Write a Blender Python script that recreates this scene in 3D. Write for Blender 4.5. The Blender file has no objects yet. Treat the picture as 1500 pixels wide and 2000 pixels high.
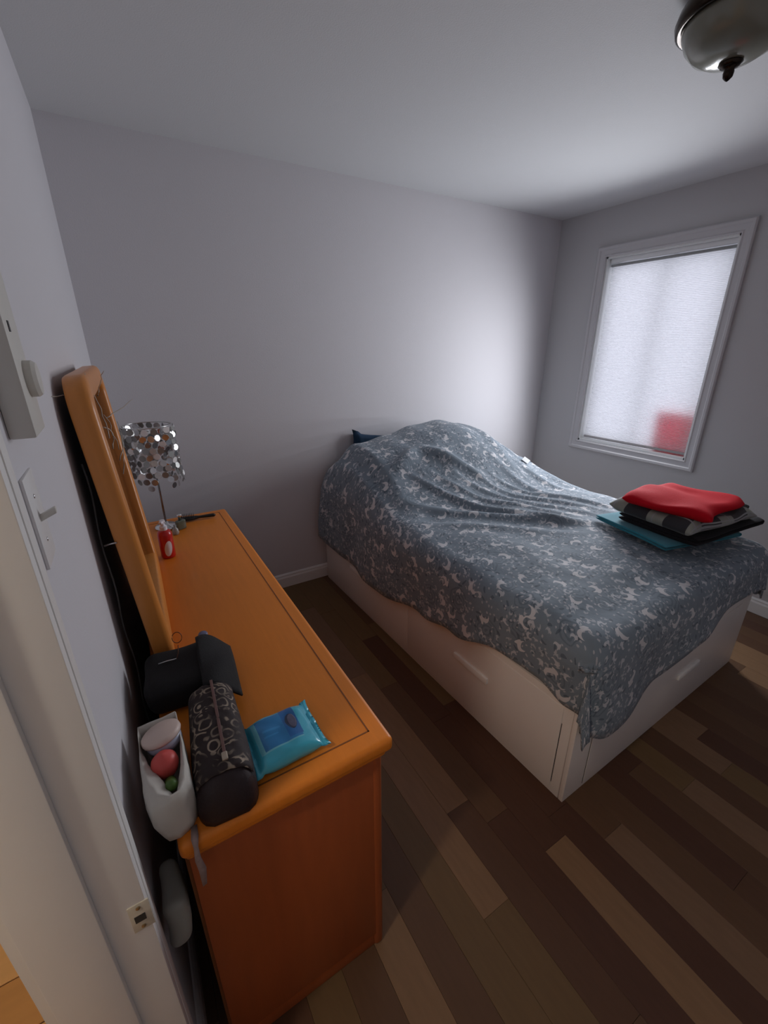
import bpy, bmesh, math, random
from mathutils import Vector, Matrix, noise
random.seed(7)
S = bpy.context.scene
COL = S.collection
PI = math.pi

# ------------------------------------------------------------------ camera
def set_camera():
    f, yaw, pitch, roll = 837.8778, 0.5426, -0.369, -0.0035
    F = Vector((math.sin(yaw)*math.cos(pitch), math.cos(yaw)*math.cos(pitch), math.sin(pitch)))
    R = Vector((math.cos(yaw), -math.sin(yaw), 0)); U = R.cross(F)
    R2 = R*math.cos(roll)+U*math.sin(roll); U2 = -R*math.sin(roll)+U*math.cos(roll)
    cd = bpy.data.cameras.new('camera'); cam = bpy.data.objects.new('camera', cd)
    M = Matrix(((R2.x, U2.x, -F.x, 0.0795), (R2.y, U2.y, -F.y, -2.6428), (R2.z, U2.z, -F.z, 1.593), (0, 0, 0, 1)))
    cam.matrix_world = M
    cd.sensor_fit = 'HORIZONTAL'; cd.sensor_width = 36.0; cd.lens = 36.0*f/1500.0
    cd.clip_start = 0.01; cd.clip_end = 200
    COL.objects.link(cam); S.camera = cam
set_camera()

# ------------------------------------------------------------------ world, exposure
WORLD_STRENGTH = 2.2
w = bpy.data.worlds.new('overcast sky'); S.world = w; w.use_nodes = True
bg = w.node_tree.nodes['Background']; bg.inputs['Color'].default_value = (0.86, 0.90, 1.0, 1); bg.inputs['Strength'].default_value = WORLD_STRENGTH
S.view_settings.view_transform = 'Standard'
S.view_settings.look = 'None'
S.view_settings.gamma = 1.0
S.view_settings.use_curve_mapping = False
S.view_settings.exposure = 0.0
S.cycles.use_denoising = True
S.cycles.max_bounces = 12
S.cycles.diffuse_bounces = 8
S.cycles.transmission_bounces = 8
S.cycles.caustics_reflective = False
S.cycles.caustics_refractive = False
S.cycles.sample_clamp_indirect = 6.0

# fill spots added in a grid before the blind, boosting the window's daylight
FILL_POWER = 116.0
NYL, NZL = 5, 7
for i_ in range(NYL):
    for k_ in range(NZL):
        ld = bpy.data.lights.new('window_fill', 'SPOT'); ld.energy = FILL_POWER/(NYL*NZL); ld.color = (0.92, 0.945, 1.0)
        ld.spot_size = math.radians(172); ld.spot_blend = 1.0; ld.shadow_soft_size = 0.0
        o = bpy.data.objects.new('window_fill', ld); COL.objects.link(o)
        o.location = (3.27, -1.20+0.70*(i_+0.5)/NYL, 0.93+1.18*(k_+0.5)/NZL)
        o.rotation_euler = Vector((-0.82, -0.03, -0.24)).to_track_quat('-Z', 'Y').to_euler()

# the hallway's own lamp (warm), built with its fixture further down
HALL_POWER = 150.0

# ------------------------------------------------------------------ materials
MATS = {}
def nd(nt, t, **kw):
    n = nt.nodes.new(t)
    for k, v in kw.items(): setattr(n, k, v)
    return n
def mat(name, col, rough=0.6, var=0.06, scale=8.0, metal=0.0, bump=0.0, bscale=60.0, spec=0.4, coat=0.0, sheen=0.0, alpha=None, trans=0.0, stretch=None, emit=None):
    if name in MATS: return MATS[name]
    m = bpy.data.materials.new(name); m.use_nodes = True; nt = m.node_tree
    b = nt.nodes['Principled BSDF']
    tc = nd(nt, 'ShaderNodeTexCoord'); mp = nd(nt, 'ShaderNodeMapping')
    nt.links.new(tc.outputs['Object'], mp.inputs['Vector'])
    if stretch: mp.inputs['Scale'].default_value = stretch
    nz = nd(nt, 'ShaderNodeTexNoise'); nz.inputs['Scale'].default_value = scale; nz.inputs['Detail'].default_value = 4
    nt.links.new(mp.outputs[0], nz.inputs['Vector'])
    mx = nd(nt, 'ShaderNodeMix', data_type='RGBA'); nt.links.new(nz.outputs['Fac'], mx.inputs[0])
    mx.inputs[6].default_value = tuple(max(0, c*(1-var)) for c in col)+(1,)
    mx.inputs[7].default_value = tuple(min(1, c*(1+var)) for c in col)+(1,)
    nt.links.new(mx.outputs[2], b.inputs['Base Color'])
    b.inputs['Roughness'].default_value = rough; b.inputs['Metallic'].default_value = metal
    b.inputs['Specular IOR Level'].default_value = spec
    b.inputs['Coat Weight'].default_value = coat; b.inputs['Coat Roughness'].default_value = 0.12
    b.inputs['Sheen Weight'].default_value = sheen
    b.inputs['Transmission Weight'].default_value = trans
    if alpha is not None: b.inputs['Alpha'].default_value = alpha
    if emit: b.inputs['Emission Color'].default_value = emit[0]+(1,); b.inputs['Emission Strength'].default_value = emit[1]
    if bump:
        n2 = nd(nt, 'ShaderNodeTexNoise'); n2.inputs['Scale'].default_value = bscale; n2.inputs['Detail'].default_value = 3
        nt.links.new(mp.outputs[0], n2.inputs['Vector'])
        bp = nd(nt, 'ShaderNodeBump'); bp.inputs['Strength'].default_value = bump; bp.inputs['Distance'].default_value = 0.004
        nt.links.new(n2.outputs['Fac'], bp.inputs['Height']); nt.links.new(bp.outputs[0], b.inputs['Normal'])
    MATS[name] = m
    return m

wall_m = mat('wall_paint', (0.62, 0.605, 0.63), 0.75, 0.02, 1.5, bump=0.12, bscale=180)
wallw_m = mat('wall_paint_shaded', (0.50, 0.495, 0.505), 0.75, 0.02, 1.5, bump=0.12, bscale=180)  # same paint as the other walls, darkened to put shade into the colour
ceil_m = mat('ceiling_paint', (0.66, 0.67, 0.68), 0.85, 0.02, 2.0, bump=0.12, bscale=200)
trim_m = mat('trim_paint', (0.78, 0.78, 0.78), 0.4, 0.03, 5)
jamb_m = mat('door_frame_paint', (0.76, 0.745, 0.72), 0.45, 0.05, 6)
plastic_w = mat('ivory_plastic', (0.62, 0.60, 0.55), 0.4, 0.02)
darkslot = mat('dark_slot', (0.03, 0.03, 0.03), 0.6)
brass = mat('brass', (0.45, 0.36, 0.22), 0.35, 0.1, metal=1.0)
steel = mat('brushed_steel', (0.6, 0.6, 0.6), 0.3, 0.05, metal=1.0)
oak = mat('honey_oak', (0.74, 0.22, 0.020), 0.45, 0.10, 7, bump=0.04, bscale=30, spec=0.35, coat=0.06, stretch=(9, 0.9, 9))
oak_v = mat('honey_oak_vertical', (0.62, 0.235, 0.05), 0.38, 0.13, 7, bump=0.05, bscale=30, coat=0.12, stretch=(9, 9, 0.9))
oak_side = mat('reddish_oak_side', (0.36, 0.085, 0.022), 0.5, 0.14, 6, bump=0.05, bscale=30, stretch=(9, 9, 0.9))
oak_dark = mat('oak_groove', (0.22, 0.075, 0.02), 0.6, 0.1, 7)
bedwhite = mat('bed_white_laminate', (0.80, 0.75, 0.71), 0.4, 0.02, 4)
bedhandle = mat('bed_handle', (0.92, 0.91, 0.88), 0.35, 0.02, 4)
gapdark = mat('dark_gap', (0.02, 0.018, 0.016), 0.8)
blackfab = mat('black_fabric', (0.010, 0.009, 0.010), 0.85, 0.2, 30, bump=0.3, bscale=300)
blackleather = mat('dark_brown_leather', (0.020, 0.010, 0.012), 0.55, 0.2, 12, bump=0.25, bscale=140)

# ------------------------------------------------------------------ mesh helpers
def finish(name, bm, m, parent=None, smooth=False, loc=None, rot=None):
    me = bpy.data.meshes.new(name)
    bmesh.ops.recalc_face_normals(bm, faces=bm.faces[:])
    bm.to_mesh(me); bm.free()
    if smooth:
        for p in me.polygons: p.use_smooth = True
    for q in (m if isinstance(m, (list, tuple)) else [m]): me.materials.append(q)
    o = bpy.data.objects.new(name, me); COL.objects.link(o)
    if parent: o.parent = parent
    if loc is not None: o.location = loc
    if rot is not None: o.rotation_euler = rot
    return o
def sharp(o, ang=40):
    me = o.data
    for p in me.polygons: p.use_smooth = True
    try: me.set_sharp_from_angle(angle=math.radians(ang))
    except Exception: pass
    return o
def bx(bm, a, b, bev=0.0, seg=2, mi=0):
    x0, y0, z0 = a; x1, y1, z1 = b
    r = bmesh.ops.create_cube(bm, size=1.0)
    vs = r['verts']
    for v in vs:
        v.co = Vector(((x0+x1)/2+v.co.x*(x1-x0), (y0+y1)/2+v.co.y*(y1-y0), (z0+z1)/2+v.co.z*(z1-z0)))
    fs = set(f for v in vs for f in v.link_faces)
    for f in fs: f.material_index = mi
    if bev > 0:
        es = list(set(e for v in vs for e in v.link_edges))
        bmesh.ops.bevel(bm, geom=es, offset=bev, segments=seg, affect='EDGES', profile=0.5)
    return vs
def box(name, a, b, m, parent=None, bev=0.0, seg=2):
    bm = bmesh.new(); bx(bm, a, b, bev, seg)
    o = finish(name, bm, m, parent)
    if bev > 0: sharp(o)
    return o
def prism(bm, pts, z0, z1):
    lo = [bm.verts.new((p[0], p[1], z0)) for p in pts]; hi = [bm.verts.new((p[0], p[1], z1)) for p in pts]
    n = len(pts)
    bm.faces.new(lo[::-1]); bm.faces.new(hi)
    for i in range(n): bm.faces.new((lo[i], lo[(i+1) % n], hi[(i+1) % n], hi[i]))
def lathe(bm, prof, n=32, c=(0, 0, 0), axis='Z', mi=0):
    rings = []
    for r, h in prof:
        ring = []
        for i in range(n):
            t = 2*PI*i/n
            p = (r*math.cos(t), r*math.sin(t), h)
            if axis == 'X': p = (h, r*math.cos(t), r*math.sin(t))
            if axis == 'Y': p = (r*math.cos(t), h, r*math.sin(t))
            ring.append(bm.verts.new((c[0]+p[0], c[1]+p[1], c[2]+p[2])))
        rings.append(ring)
    for a, b in zip(rings, rings[1:]):
        for i in range(n):
            f = bm.faces.new((a[i], a[(i+1) % n], b[(i+1) % n], b[i])); f.material_index = mi
    for ring, (r, h) in ((rings[0], prof[0]), (rings[-1], prof[-1])):
        if r > 1e-4:
            f = bm.faces.new(ring); f.material_index = mi
    return rings
def tube(bm, pts, r, n=8, taper=None):
    pts = [Vector(p) for p in pts]; rings = []
    for i, p in enumerate(pts):
        d = (pts[min(i+1, len(pts)-1)]-pts[max(i-1, 0)]).normalized()
        up = Vector((0, 0, 1)) if abs(d.z) < 0.9 else Vector((1, 0, 0))
        a = d.cross(up).normalized(); b = d.cross(a)
        rr = r if taper is None else r*(1-(1-taper)*i/(len(pts)-1))
        rings.append([bm.verts.new(p+a*rr*math.cos(2*PI*k/n)+b*rr*math.sin(2*PI*k/n)) for k in range(n)])
    for a, b in zip(rings, rings[1:]):
        for k in range(n): bm.faces.new((a[k], a[(k+1) % n], b[(k+1) % n], b[k]))
    bm.faces.new(rings[0]); bm.faces.new(rings[-1][::-1])
def empty(name, loc=(0, 0, 0), rot=(0, 0, 0)):
    o = bpy.data.objects.new(name, None); o.location = loc; o.rotation_euler = rot; o.empty_display_size = 0.05
    COL.objects.link(o); return o
def tag(o, label, cat, group=None, kind=None):
    o['label'] = label; o['category'] = cat
    if group: o['group'] = group
    if kind: o['kind'] = kind
    return o
def struct(o, label=None):
    o['kind'] = 'structure'
    if label: o['label'] = label
    return o
def interp(tab, x):
    if x <= tab[0][0]: return tab[0][1]
    for (a, va), (b, vb) in zip(tab, tab[1:]):
        if x <= b:
            t = (x-a)/(b-a); t = t*t*(3-2*t)
            return va+(vb-va)*t
    return tab[-1][1]
def sstep(a, b, x):
    t = max(0.0, min(1.0, (x-a)/(b-a))); return t*t*(3-2*t)

# ------------------------------------------------------------------ room shell
W, H, YB = 3.30, 2.50, -3.15
KL = 0.02                       # the left wall stands about one degree off square
def lx(y, d=0.0): return KL*y+d # x of the left wall's room face
DY0, DY1, DH = -2.122, -2.95, 2.04   # door opening in the left wall
TH = 0.125
def wall_piece(bm, y0, y1, z0, z1, th=TH):
    prism(bm, [(lx(y0), y0), (lx(y1), y1), (lx(y1, -th), y1), (lx(y0, -th), y0)], z0, z1)
bm = bmesh.new()
wall_piece(bm, 0.0, DY0-0.0, 0, H); wall_piece(bm, DY0, DY1, DH, H); wall_piece(bm, DY1, YB, 0, H)
struct(finish('wall_left', bm, wall_m), 'white painted wall beside the door with thermostat and light switch')
struct(box('wall_back', (-0.2, 0, 0), (W+0.2, 0.15, H), wall_m), 'plain pale grey wall behind the head of the bed')
WY0, WY1, WZ0, WZ1 = -0.436, -1.263, 0.862, 2.187
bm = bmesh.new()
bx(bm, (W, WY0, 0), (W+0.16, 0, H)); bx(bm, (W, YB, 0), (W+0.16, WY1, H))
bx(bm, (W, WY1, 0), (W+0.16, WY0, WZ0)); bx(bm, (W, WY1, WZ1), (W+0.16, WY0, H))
struct(finish('wall_right', bm, wallw_m), 'wall holding the window, shade put into its grey colour')
struct(box('wall_front', (-0.3, YB-0.15, 0), (W+0.2, YB, H), wall_m))
struct(box('ceiling', (-1.9, YB-0.9, H), (W+0.2, 0.15, H+0.1), ceil_m), 'smooth white ceiling')

# floor: subfloor slab with separate laminate strips on it
subfloor = struct(box('floor', (-0.19, YB, -0.03), (W+0.02, 0.02, -0.006), gapdark), 'laminate floor of light and dark brown strips')
tones = {
 'tan':   (0.150, 0.092, 0.052), 'light': (0.125, 0.078, 0.049), 'olive': (0.100, 0.063, 0.030),
 'brown': (0.078, 0.043, 0.024), 'red':   (0.056, 0.026, 0.016), 'dark':  (0.068, 0.035, 0.020)}
tones = {k: tuple(c*q for c, q in zip(v, (1.50, 1.40, 1.28))) for k, v in tones.items()}
PM = {k: mat('laminate_'+k, v, 0.42, 0.16, 6, bump=0.04, bscale=40, stretch=(10, 1.2, 10), spec=0.35) for k, v in tones.items()}
plank_me = {}
for k, m in PM.items():
    bm = bmesh.new(); bx(bm, (-0.5, -0.5, -1), (0.5, 0.5, 0), 0.0)
    top = [e for e in bm.edges if all(v.co.z > -0.5 for v in e.verts)]
    for v in bm.verts: v.co.x *= 0.1019; v.co.z *= 0.006
    bmesh.ops.bevel(bm, geom=top, offset=0.0004, segments=1, affect='EDGES')
    me = bpy.data.meshes.new('plank'); bm.to_mesh(me); bm.free(); me.materials.append(m); plank_me[k] = me
PW = 0.1025
explicit = {  # strip index from x = 0.10 : list of (y_end, tone)
 3: [(-1.93, 'olive'), (-2.75, 'tan'), (YB, 'brown')],
 4: [(-1.2, 'light'), (-2.4, 'brown'), (YB, 'dark')],
 5: [(-0.9, 'tan'), (-1.5, 'brown'), (-2.5, 'olive'), (YB, 'brown')],
 6: [(-0.5, 'brown'), (-1.25, 'olive'), (-2.15, 'tan'), (-2.9, 'olive'), (YB, 'brown')],
 7: [(-0.35, 'olive'), (-1.06, 'light'), (-1.85, 'tan'), (-2.5, 'dark'), (YB, 'brown')],
 8: [(-0.45, 'olive'), (-1.20, 'olive'), (-1.95, 'brown'), (-2.7, 'red'), (YB, 'dark')],
 9: [(-0.82, 'olive'), (-1.50, 'red'), (-2.12, 'red'), (-2.95, 'tan'), (YB, 'brown')],
 10: [(-0.7, 'brown'), (-1.445, 'olive'), (-2.05, 'red'), (-2.75, 'red'), (YB, 'brown')],
 11: [(-1.0, 'brown'), (-2.2, 'brown'), (-2.85, 'light'), (YB, 'olive')],
 12: [(-1.1, 'red'), (-2.0, 'brown'), (-2.65, 'brown'), (YB, 'light')],
 13: [(-0.9, 'olive'), (-1.7, 'dark'), (-2.5, 'red'), (YB, 'dark')],
 14: [(-1.3, 'dark'), (-2.1, 'red'), (-2.7, 'brown'), (YB, 'dark')],
 15: [(-0.8, 'dark'), (-1.6, 'brown'), (-2.25, 'olive'), (-2.8, 'light'), (YB, 'brown')],
 23: [(-0.8, 'olive'), (-1.4, 'olive'), (-2.0, 'tan'), (-2.6, 'brown'), (YB, 'dark')],
 24: [(-0.8, 'olive'), (-1.9, 'olive'), (-2.07, 'brown'), (-2.7, 'tan'), (YB, 'dark')],
 25: [(-0.6, 'tan'), (-1.45, 'olive'), (-1.94, 'olive'), (-2.4, 'tan'), (YB, 'olive')],
 26: [(-0.6, 'tan'), (-1.45, 'olive'), (-1.94, 'light'), (-2.4, 'tan'), (YB, 'olive')],
}
rf = random.Random(3)
for i in range(-2, 33):
    x = 0.104+i*PW+PW/2
    if x+PW/2 > W+0.02: break
    if i in explicit: segs = explicit[i]
    else:
        segs = []; y = -rf.uniform(0.25, 0.75)
        last = None
        while y > YB+0.25:
            t = rf.choice([q for q in ('olive', 'brown', 'red', 'dark', 'light', 'brown', 'olive') if q != last]); last = t
            segs.append((y, t)); y -= rf.uniform(0.45, 0.8)
        segs.append((YB, rf.choice(['brown', 'dark'])))
    y0 = 0.0
    for ye, t in segs:
        o = bpy.data.objects.new('plank', plank_me[t]); COL.objects.link(o); o.parent = subfloor
        o.location = (x, (y0+ye)/2, 0); o.scale = (1, abs(y0-ye)-0.0006, 1)
        y0 = ye

# baseboards
def baseboard(name, a, b, inward):
    ax, ay = a; bx_, by = b
    d = Vector((bx_-ax, by-ay)).normalized(); n = Vector(inward)
    prof = [(0, 0), (0.014, 0), (0.014, 0.07), (0.010, 0.082), (0.010, 0.09), (0.004, 0.1), (0, 0.1)]
    bm = bmesh.new(); rings = []
    for p in (a, b): rings.append([bm.verts.new((p[0]+n.x*q[0], p[1]+n.y*q[0], q[1])) for q in prof])
    k = len(prof)
    for i in range(k): bm.faces.new((rings[0][i], rings[0][(i+1) % k], rings[1][(i+1) % k], rings[1][i]))
    bm.faces.new(rings[0]); bm.faces.new(rings[1][::-1])
    return struct(finish(name, bm, trim_m))
baseboard('baseboard_back', (0, 0), (W, 0), (0, -1))['label'] = 'white baseboard along the wall between dresser and bed'
baseboard('baseboard_right', (W, 0), (W, YB), (-1, 0))['label'] = 'white baseboard under the window wall'
baseboard('baseboard_left', (lx(0), 0), (lx(-2.06), -2.06), (1, 0))
baseboard('baseboard_front', (0, YB), (W, YB), (0, 1))

# door frame: jamb, stop, casings, strike plate
door = struct(empty('door_1', (lx(DY0), DY0, 0)), 'white painted door frame with a strike plate')
def dpart(name, bm, m, parent=door):
    bmesh.ops.translate(bm, vec=-Vector((lx(DY0), DY0, 0)), verts=bm.verts[:])
    o = finish(name, bm, m, parent); sharp(o, 30); return o
CT = 0.020   # casing thickness
for (ya, yb) in ((DY0, DY0+0.068), (DY1-0.068, DY1)):
    bm = bmesh.new()
    prof = [(0, 0), (CT, 0.0), (CT, 0.012), (CT*0.72, 0.018), (CT*0.72, 0.048), (CT*0.45, 0.060), (CT*0.4, 0.068), (0, 0.068)]
    flip = ya < DY1
    pts = []
    for d, t in prof:
        y = (yb-t) if flip else (ya+t)
        pts.append((lx(y, d), y))
    if flip: pts = pts[::-1]
    prism(bm, pts, 0, DH+0.068); dpart('casing', bm, jamb_m)
bm = bmesh.new(); bx(bm, (lx(DY0), DY1, DH), (lx(DY0, CT), DY0, DH+0.068), 0.004); dpart('casing', bm, jamb_m)
def jamb(y, s):
    bm = bmesh.new(); bx(bm, (lx(y, -TH-0.004), min(y, y-s*0.018), 0), (lx(y, CT-0.001), max(y, y-s*0.018), DH), 0.0015)
    dpart('jamb', bm, jamb_m)
    bm = bmesh.new(); yy = y-s*0.018
    bx(bm, (lx(y, -TH+0.012), min(yy, yy-s*0.012), 0), (lx(y, -0.034), max(yy, yy-s*0.012), DH-0.018), 0.002); dpart('door_stop', bm, jamb_m)
jamb(DY0, 1); jamb(DY1, -1)
bm = bmesh.new(); bx(bm, (lx(DY0, -TH), DY1, DH-0.018), (lx(DY0, CT-0.001), DY0, DH), 0.001); dpart('jamb', bm, jamb_m)
bm = bmesh.new(); yj = DY0-0.018
bx(bm, (-0.047, yj-0.0015, 0.790), (-0.020, yj+0.001, 0.848), 0.0005)
sp = dpart('strike_plate', bm, mat('painted_strike', (0.52, 0.48, 0.40), 0.45, 0.25, 60)); sp['label'] = 'small metal strike plate'
bm = bmesh.new(); bx(bm, (-0.042, yj-0.0022, 0.810), (-0.028, yj-0.0008, 0.824)); o = dpart('latch_hole', bm, darkslot, None)
o.parent = sp
for zz in (0.798, 0.840):
    bm = bmesh.new(); lathe(bm, [(0.003, 0.0), (0.003, -0.002), (0.0, -0.0025)], 10, (-0.034, yj-0.001, zz), 'Y'); o = dpart('screw', bm, brass, None); o.parent = sp

# hallway beyond the door
HX0, HX1, HY0, HY1 = -1.75, -0.175, -4.2, -0.75
hf = struct(box('floor.001', (HX0, HY0, -0.03), (HX1-0.0, HY1, -0.006), gapdark), 'orange wooden floor of the hallway')
hall_m = [mat('hall_plank_a', (0.78, 0.44, 0.17), 0.4, 0.12, 5, stretch=(1, 8, 8)), mat('hall_plank_b', (0.62, 0.31, 0.10), 0.4, 0.12, 5, stretch=(1, 8, 8))]
hme = []
for m in hall_m:
    bm = bmesh.new(); bx(bm, (-0.5, -0.068, -0.006), (0.5, 0.068, 0))
    top = [e for e in bm.edges if all(v.co.z > -0.001 for v in e.verts)]
    bmesh.ops.bevel(bm, geom=top, offset=0.003, segments=1, affect='EDGES')
    me = bpy.data.meshes.new('plank'); bm.to_mesh(me); bm.free(); me.materials.append(m); hme.append(me)
yy = HY1-0.07; k = 0
while yy > HY0:
    xs = [HX0, HX0+0.55+0.3*((k*37) % 3)/3, HX1]
    for j in range(2):
        o = bpy.data.objects.new('plank', hme[(k+j) % 2]); COL.objects.link(o); o.parent = hf
        o.location = ((xs[j]+xs[j+1])/2, yy, 0); o.scale = (xs[j+1]-xs[j]-0.002, 1, 1)
    yy -= 0.139; k += 1
hallwall = mat('hall_wall_paint', (0.62, 0.60, 0.56), 0.8, 0.02)
struct(box('wall_hall_left', (HX0-0.1, HY0, 0), (HX0, HY1, H), hallwall))
struct(box('wall_hall_back', (HX0, HY1, 0), (lx(HY1, -TH), HY1+0.1, H), hallwall))
struct(box('wall_hall_front', (HX0, HY0-0.1, 0), (0.0, HY0, H), hallwall))
struct(box('wall_hall_right', (-0.195, HY0, 0), (-0.17, YB-0.0, H), hallwall))
# hallway ceiling lamp (outside the picture, the light that reaches the door frame)
hl = tag(empty('hall_ceiling_lamp', (-0.85, -2.50, H)), 'small round hallway ceiling lamp, lit', 'lamp')
bm = bmesh.new(); lathe(bm, [(0.10, 0), (0.10, -0.02), (0.085, -0.025)], 24); finish('base', bm, brass, hl, True)
bm = bmesh.new(); lathe(bm, [(0.082, -0.026), (0.08, -0.05), (0.05, -0.075), (0.0, -0.085)], 24)
finish('glass_bowl', bm, mat('lit_glass', (0.9, 0.8, 0.6), 0.5, emit=((1.0, 0.87, 0.72), HALL_POWER)), hl, True)

# ------------------------------------------------------------------ window
win = struct(empty('window_1', (W, (WY0+WY1)/2, WZ0)), 'window with white casing and a lowered white cellular blind')
def wpart(name, bm, m, parent=win, smooth=False):
    bmesh.ops.translate(bm, vec=-Vector((W, (WY0+WY1)/2, WZ0)), verts=bm.verts[:])
    o = finish(name, bm, m, parent, smooth); return o
CW = 0.068
def casing_ring(y0, y1, z0, z1, prof):
    # prof: list of (outward distance from opening, depth into room)
    bm = bmesh.new(); rings = []
    for (ys, zs, sy, sz) in ((y0, z0, 1, -1), (y0, z1, 1, 1), (y1, z1, -1, 1), (y1, z0, -1, -1)):
        rings.append([bm.verts.new((W-d, ys+sy*t, zs+sz*t)) for t, d in prof])
    n = len(prof)
    for r in range(4):
        A, B = rings[r], rings[(r+1) % 4]
        for i in range(n-1): bm.faces.new((A[i], B[i], B[i+1], A[i+1]))
    return bm
prof = [(0, 0), (0, 0.012), (0.006, 0.016), (0.014, 0.012), (0.040, 0.016), (0.046, 0.022), (0.060, 0.024), (CW, 0.018), (CW, 0)]
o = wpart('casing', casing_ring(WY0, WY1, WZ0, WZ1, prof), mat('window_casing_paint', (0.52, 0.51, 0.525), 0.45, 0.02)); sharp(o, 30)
# jamb liner of the reveal
liner = mat('window_liner', (0.74, 0.75, 0.74), 0.4, 0.02)
RD = 0.15
for a, b in (((W, WY0-0.012, WZ0), (W+RD, WY0, WZ1)), ((W, WY1, WZ0), (W+RD, WY1+0.012, WZ1)),
             ((W, WY1, WZ1-0.012), (W+RD, WY0, WZ1)), ((W, WY1, WZ0), (W+RD, WY0, WZ0+0.014))):
    bm = bmesh.new(); bx(bm, a, b); wpart('reveal', bm, liner)
# sashes
frame_w = mat('vinyl_white', (0.75, 0.76, 0.77), 0.35, 0.02)
ym = (WY0+WY1)/2-0.01
for (ya, yb, xo) in ((WY0-0.012, ym-0.02, 0.105), (ym+0.02, WY1+0.012, 0.125)):
    bm = bmesh.new(); s = 0.032
    za, zb = WZ0+0.014, WZ1-0.012; lo, hi = min(ya, yb), max(ya, yb)
    bx(bm, (W+xo, lo, za), (W+xo+0.02, lo+s, zb)); bx(bm, (W+xo, hi-s, za), (W+xo+0.02, hi, zb))
    bx(bm, (W+xo, lo+s, za), (W+xo+0.02, hi-s, za+s)); bx(bm, (W+xo, lo+s, zb-s), (W+xo+0.02, hi-s, zb))
    sash = wpart('sash', bm, frame_w)
    gm = bpy.data.materials.get('window_glass')
    if not gm:
        gm = bpy.data.materials.new('window_glass'); gm.use_nodes = True; nt = gm.node_tree
        for n in list(nt.nodes): nt.nodes.remove(n)
        out = nd(nt, 'ShaderNodeOutputMaterial'); tr = nd(nt, 'ShaderNodeBsdfTransparent'); gl = nd(nt, 'ShaderNodeBsdfGlossy'); mx = nd(nt, 'ShaderNodeMixShader')
        tr.inputs[0].default_value = (0.95, 0.94, 0.96, 1); gl.inputs['Roughness'].default_value = 0.02; mx.inputs[0].default_value = 0.06
        nt.links.new(tr.outputs[0], mx.inputs[1]); nt.links.new(gl.outputs[0], mx.inputs[2]); nt.links.new(mx.outputs[0], out.inputs[0])
    bm = bmesh.new(); bx(bm, (W+xo+0.008, lo+s, za+s), (W+xo+0.012, hi-s, zb-s)); g = wpart('pane', bm, gm, None); g.parent = sash

# cellular blind: a thing hung in the reveal
def shade_mat():
    m = bpy.data.materials.new('blind_fabric'); m.use_nodes = True; nt = m.node_tree
    for n in list(nt.nodes): nt.nodes.remove(n)
    out = nd(nt, 'ShaderNodeOutputMaterial'); tl = nd(nt, 'ShaderNodeBsdfTranslucent'); df = nd(nt, 'ShaderNodeBsdfDiffuse'); mx = nd(nt, 'ShaderNodeMixShader')
    tc = nd(nt, 'ShaderNodeTexCoord'); mp = nd(nt, 'ShaderNodeMapping'); mp.inputs['Scale'].default_value = (1, 6, 60)
    nz = nd(nt, 'ShaderNodeTexNoise'); nz.inputs['Scale'].default_value = 3; nz.inputs['Detail'].default_value = 4
    cr = nd(nt, 'ShaderNodeMix', data_type='RGBA')
    cr.inputs[6].default_value = (0.86, 0.86, 0.87, 1); cr.inputs[7].default_value = (0.97, 0.97, 0.97, 1)
    nt.links.new(tc.outputs['Object'], mp.inputs[0]); nt.links.new(mp.outputs[0], nz.inputs['Vector']); nt.links.new(nz.outputs['Fac'], cr.inputs[0])
    nt.links.new(cr.outputs[2], tl.inputs[0]); nt.links.new(cr.outputs[2], df.inputs[0]); mx.inputs[0].default_value = 0.30
    nt.links.new(tl.outputs[0], mx.inputs[1]); nt.links.new(df.outputs[0], mx.inputs[2]); nt.links.new(mx.outputs[0], out.inputs[0])
    return m
bl = tag(empty('window_blind', (W+0.045, (WY0+WY1)/2, WZ1-0.012)), 'white pleated cellular blind lowered over the window, daylight behind', 'blind')
bw = (WY0-WY1)/2-0.024
bz0 = WZ0+0.040-(WZ1-0.012)   # bottom of the fabric in local z
bm = bmesh.new(); ztop = -0.05; n = 118
prev = None
for i in range(n*2+1):
    z = ztop+(bz0-ztop)*i/(n*2); x = 0.0025 if i % 2 else -0.0025
    a = bm.verts.new((x, -bw, z)); b = bm.verts.new((x, bw, z))
    if prev: bm.faces.new((prev[0], prev[1], b, a))
    prev = (a, b)
finish('pleated_fabric', bm, shade_mat(), bl)
bm = bmesh.new(); bx(bm, (-0.018, -bw-0.006, -0.030), (0.016, bw+0.006, 0.0), 0.003)
sharp(finish('headrail', bm, frame_w, bl))
bm = bmesh.new(); bx(bm, (-0.012, -bw-0.002, -0.052), (0.012, bw+0.002, -0.036), 0.002)
o = sharp(finish('top_rail', bm, mat('grey_rail', (0.30, 0.31, 0.31), 0.5), bl)); o['label'] = 'grey upper rail of the blind'
bm = bmesh.new(); bx(bm, (-0.011, -bw, bz0-0.016), (0.011, bw, bz0), 0.003)
sharp(finish('bottom_rail', bm, mat('blind_bottom_rail', (0.38, 0.36, 0.36), 0.5), bl))
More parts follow.
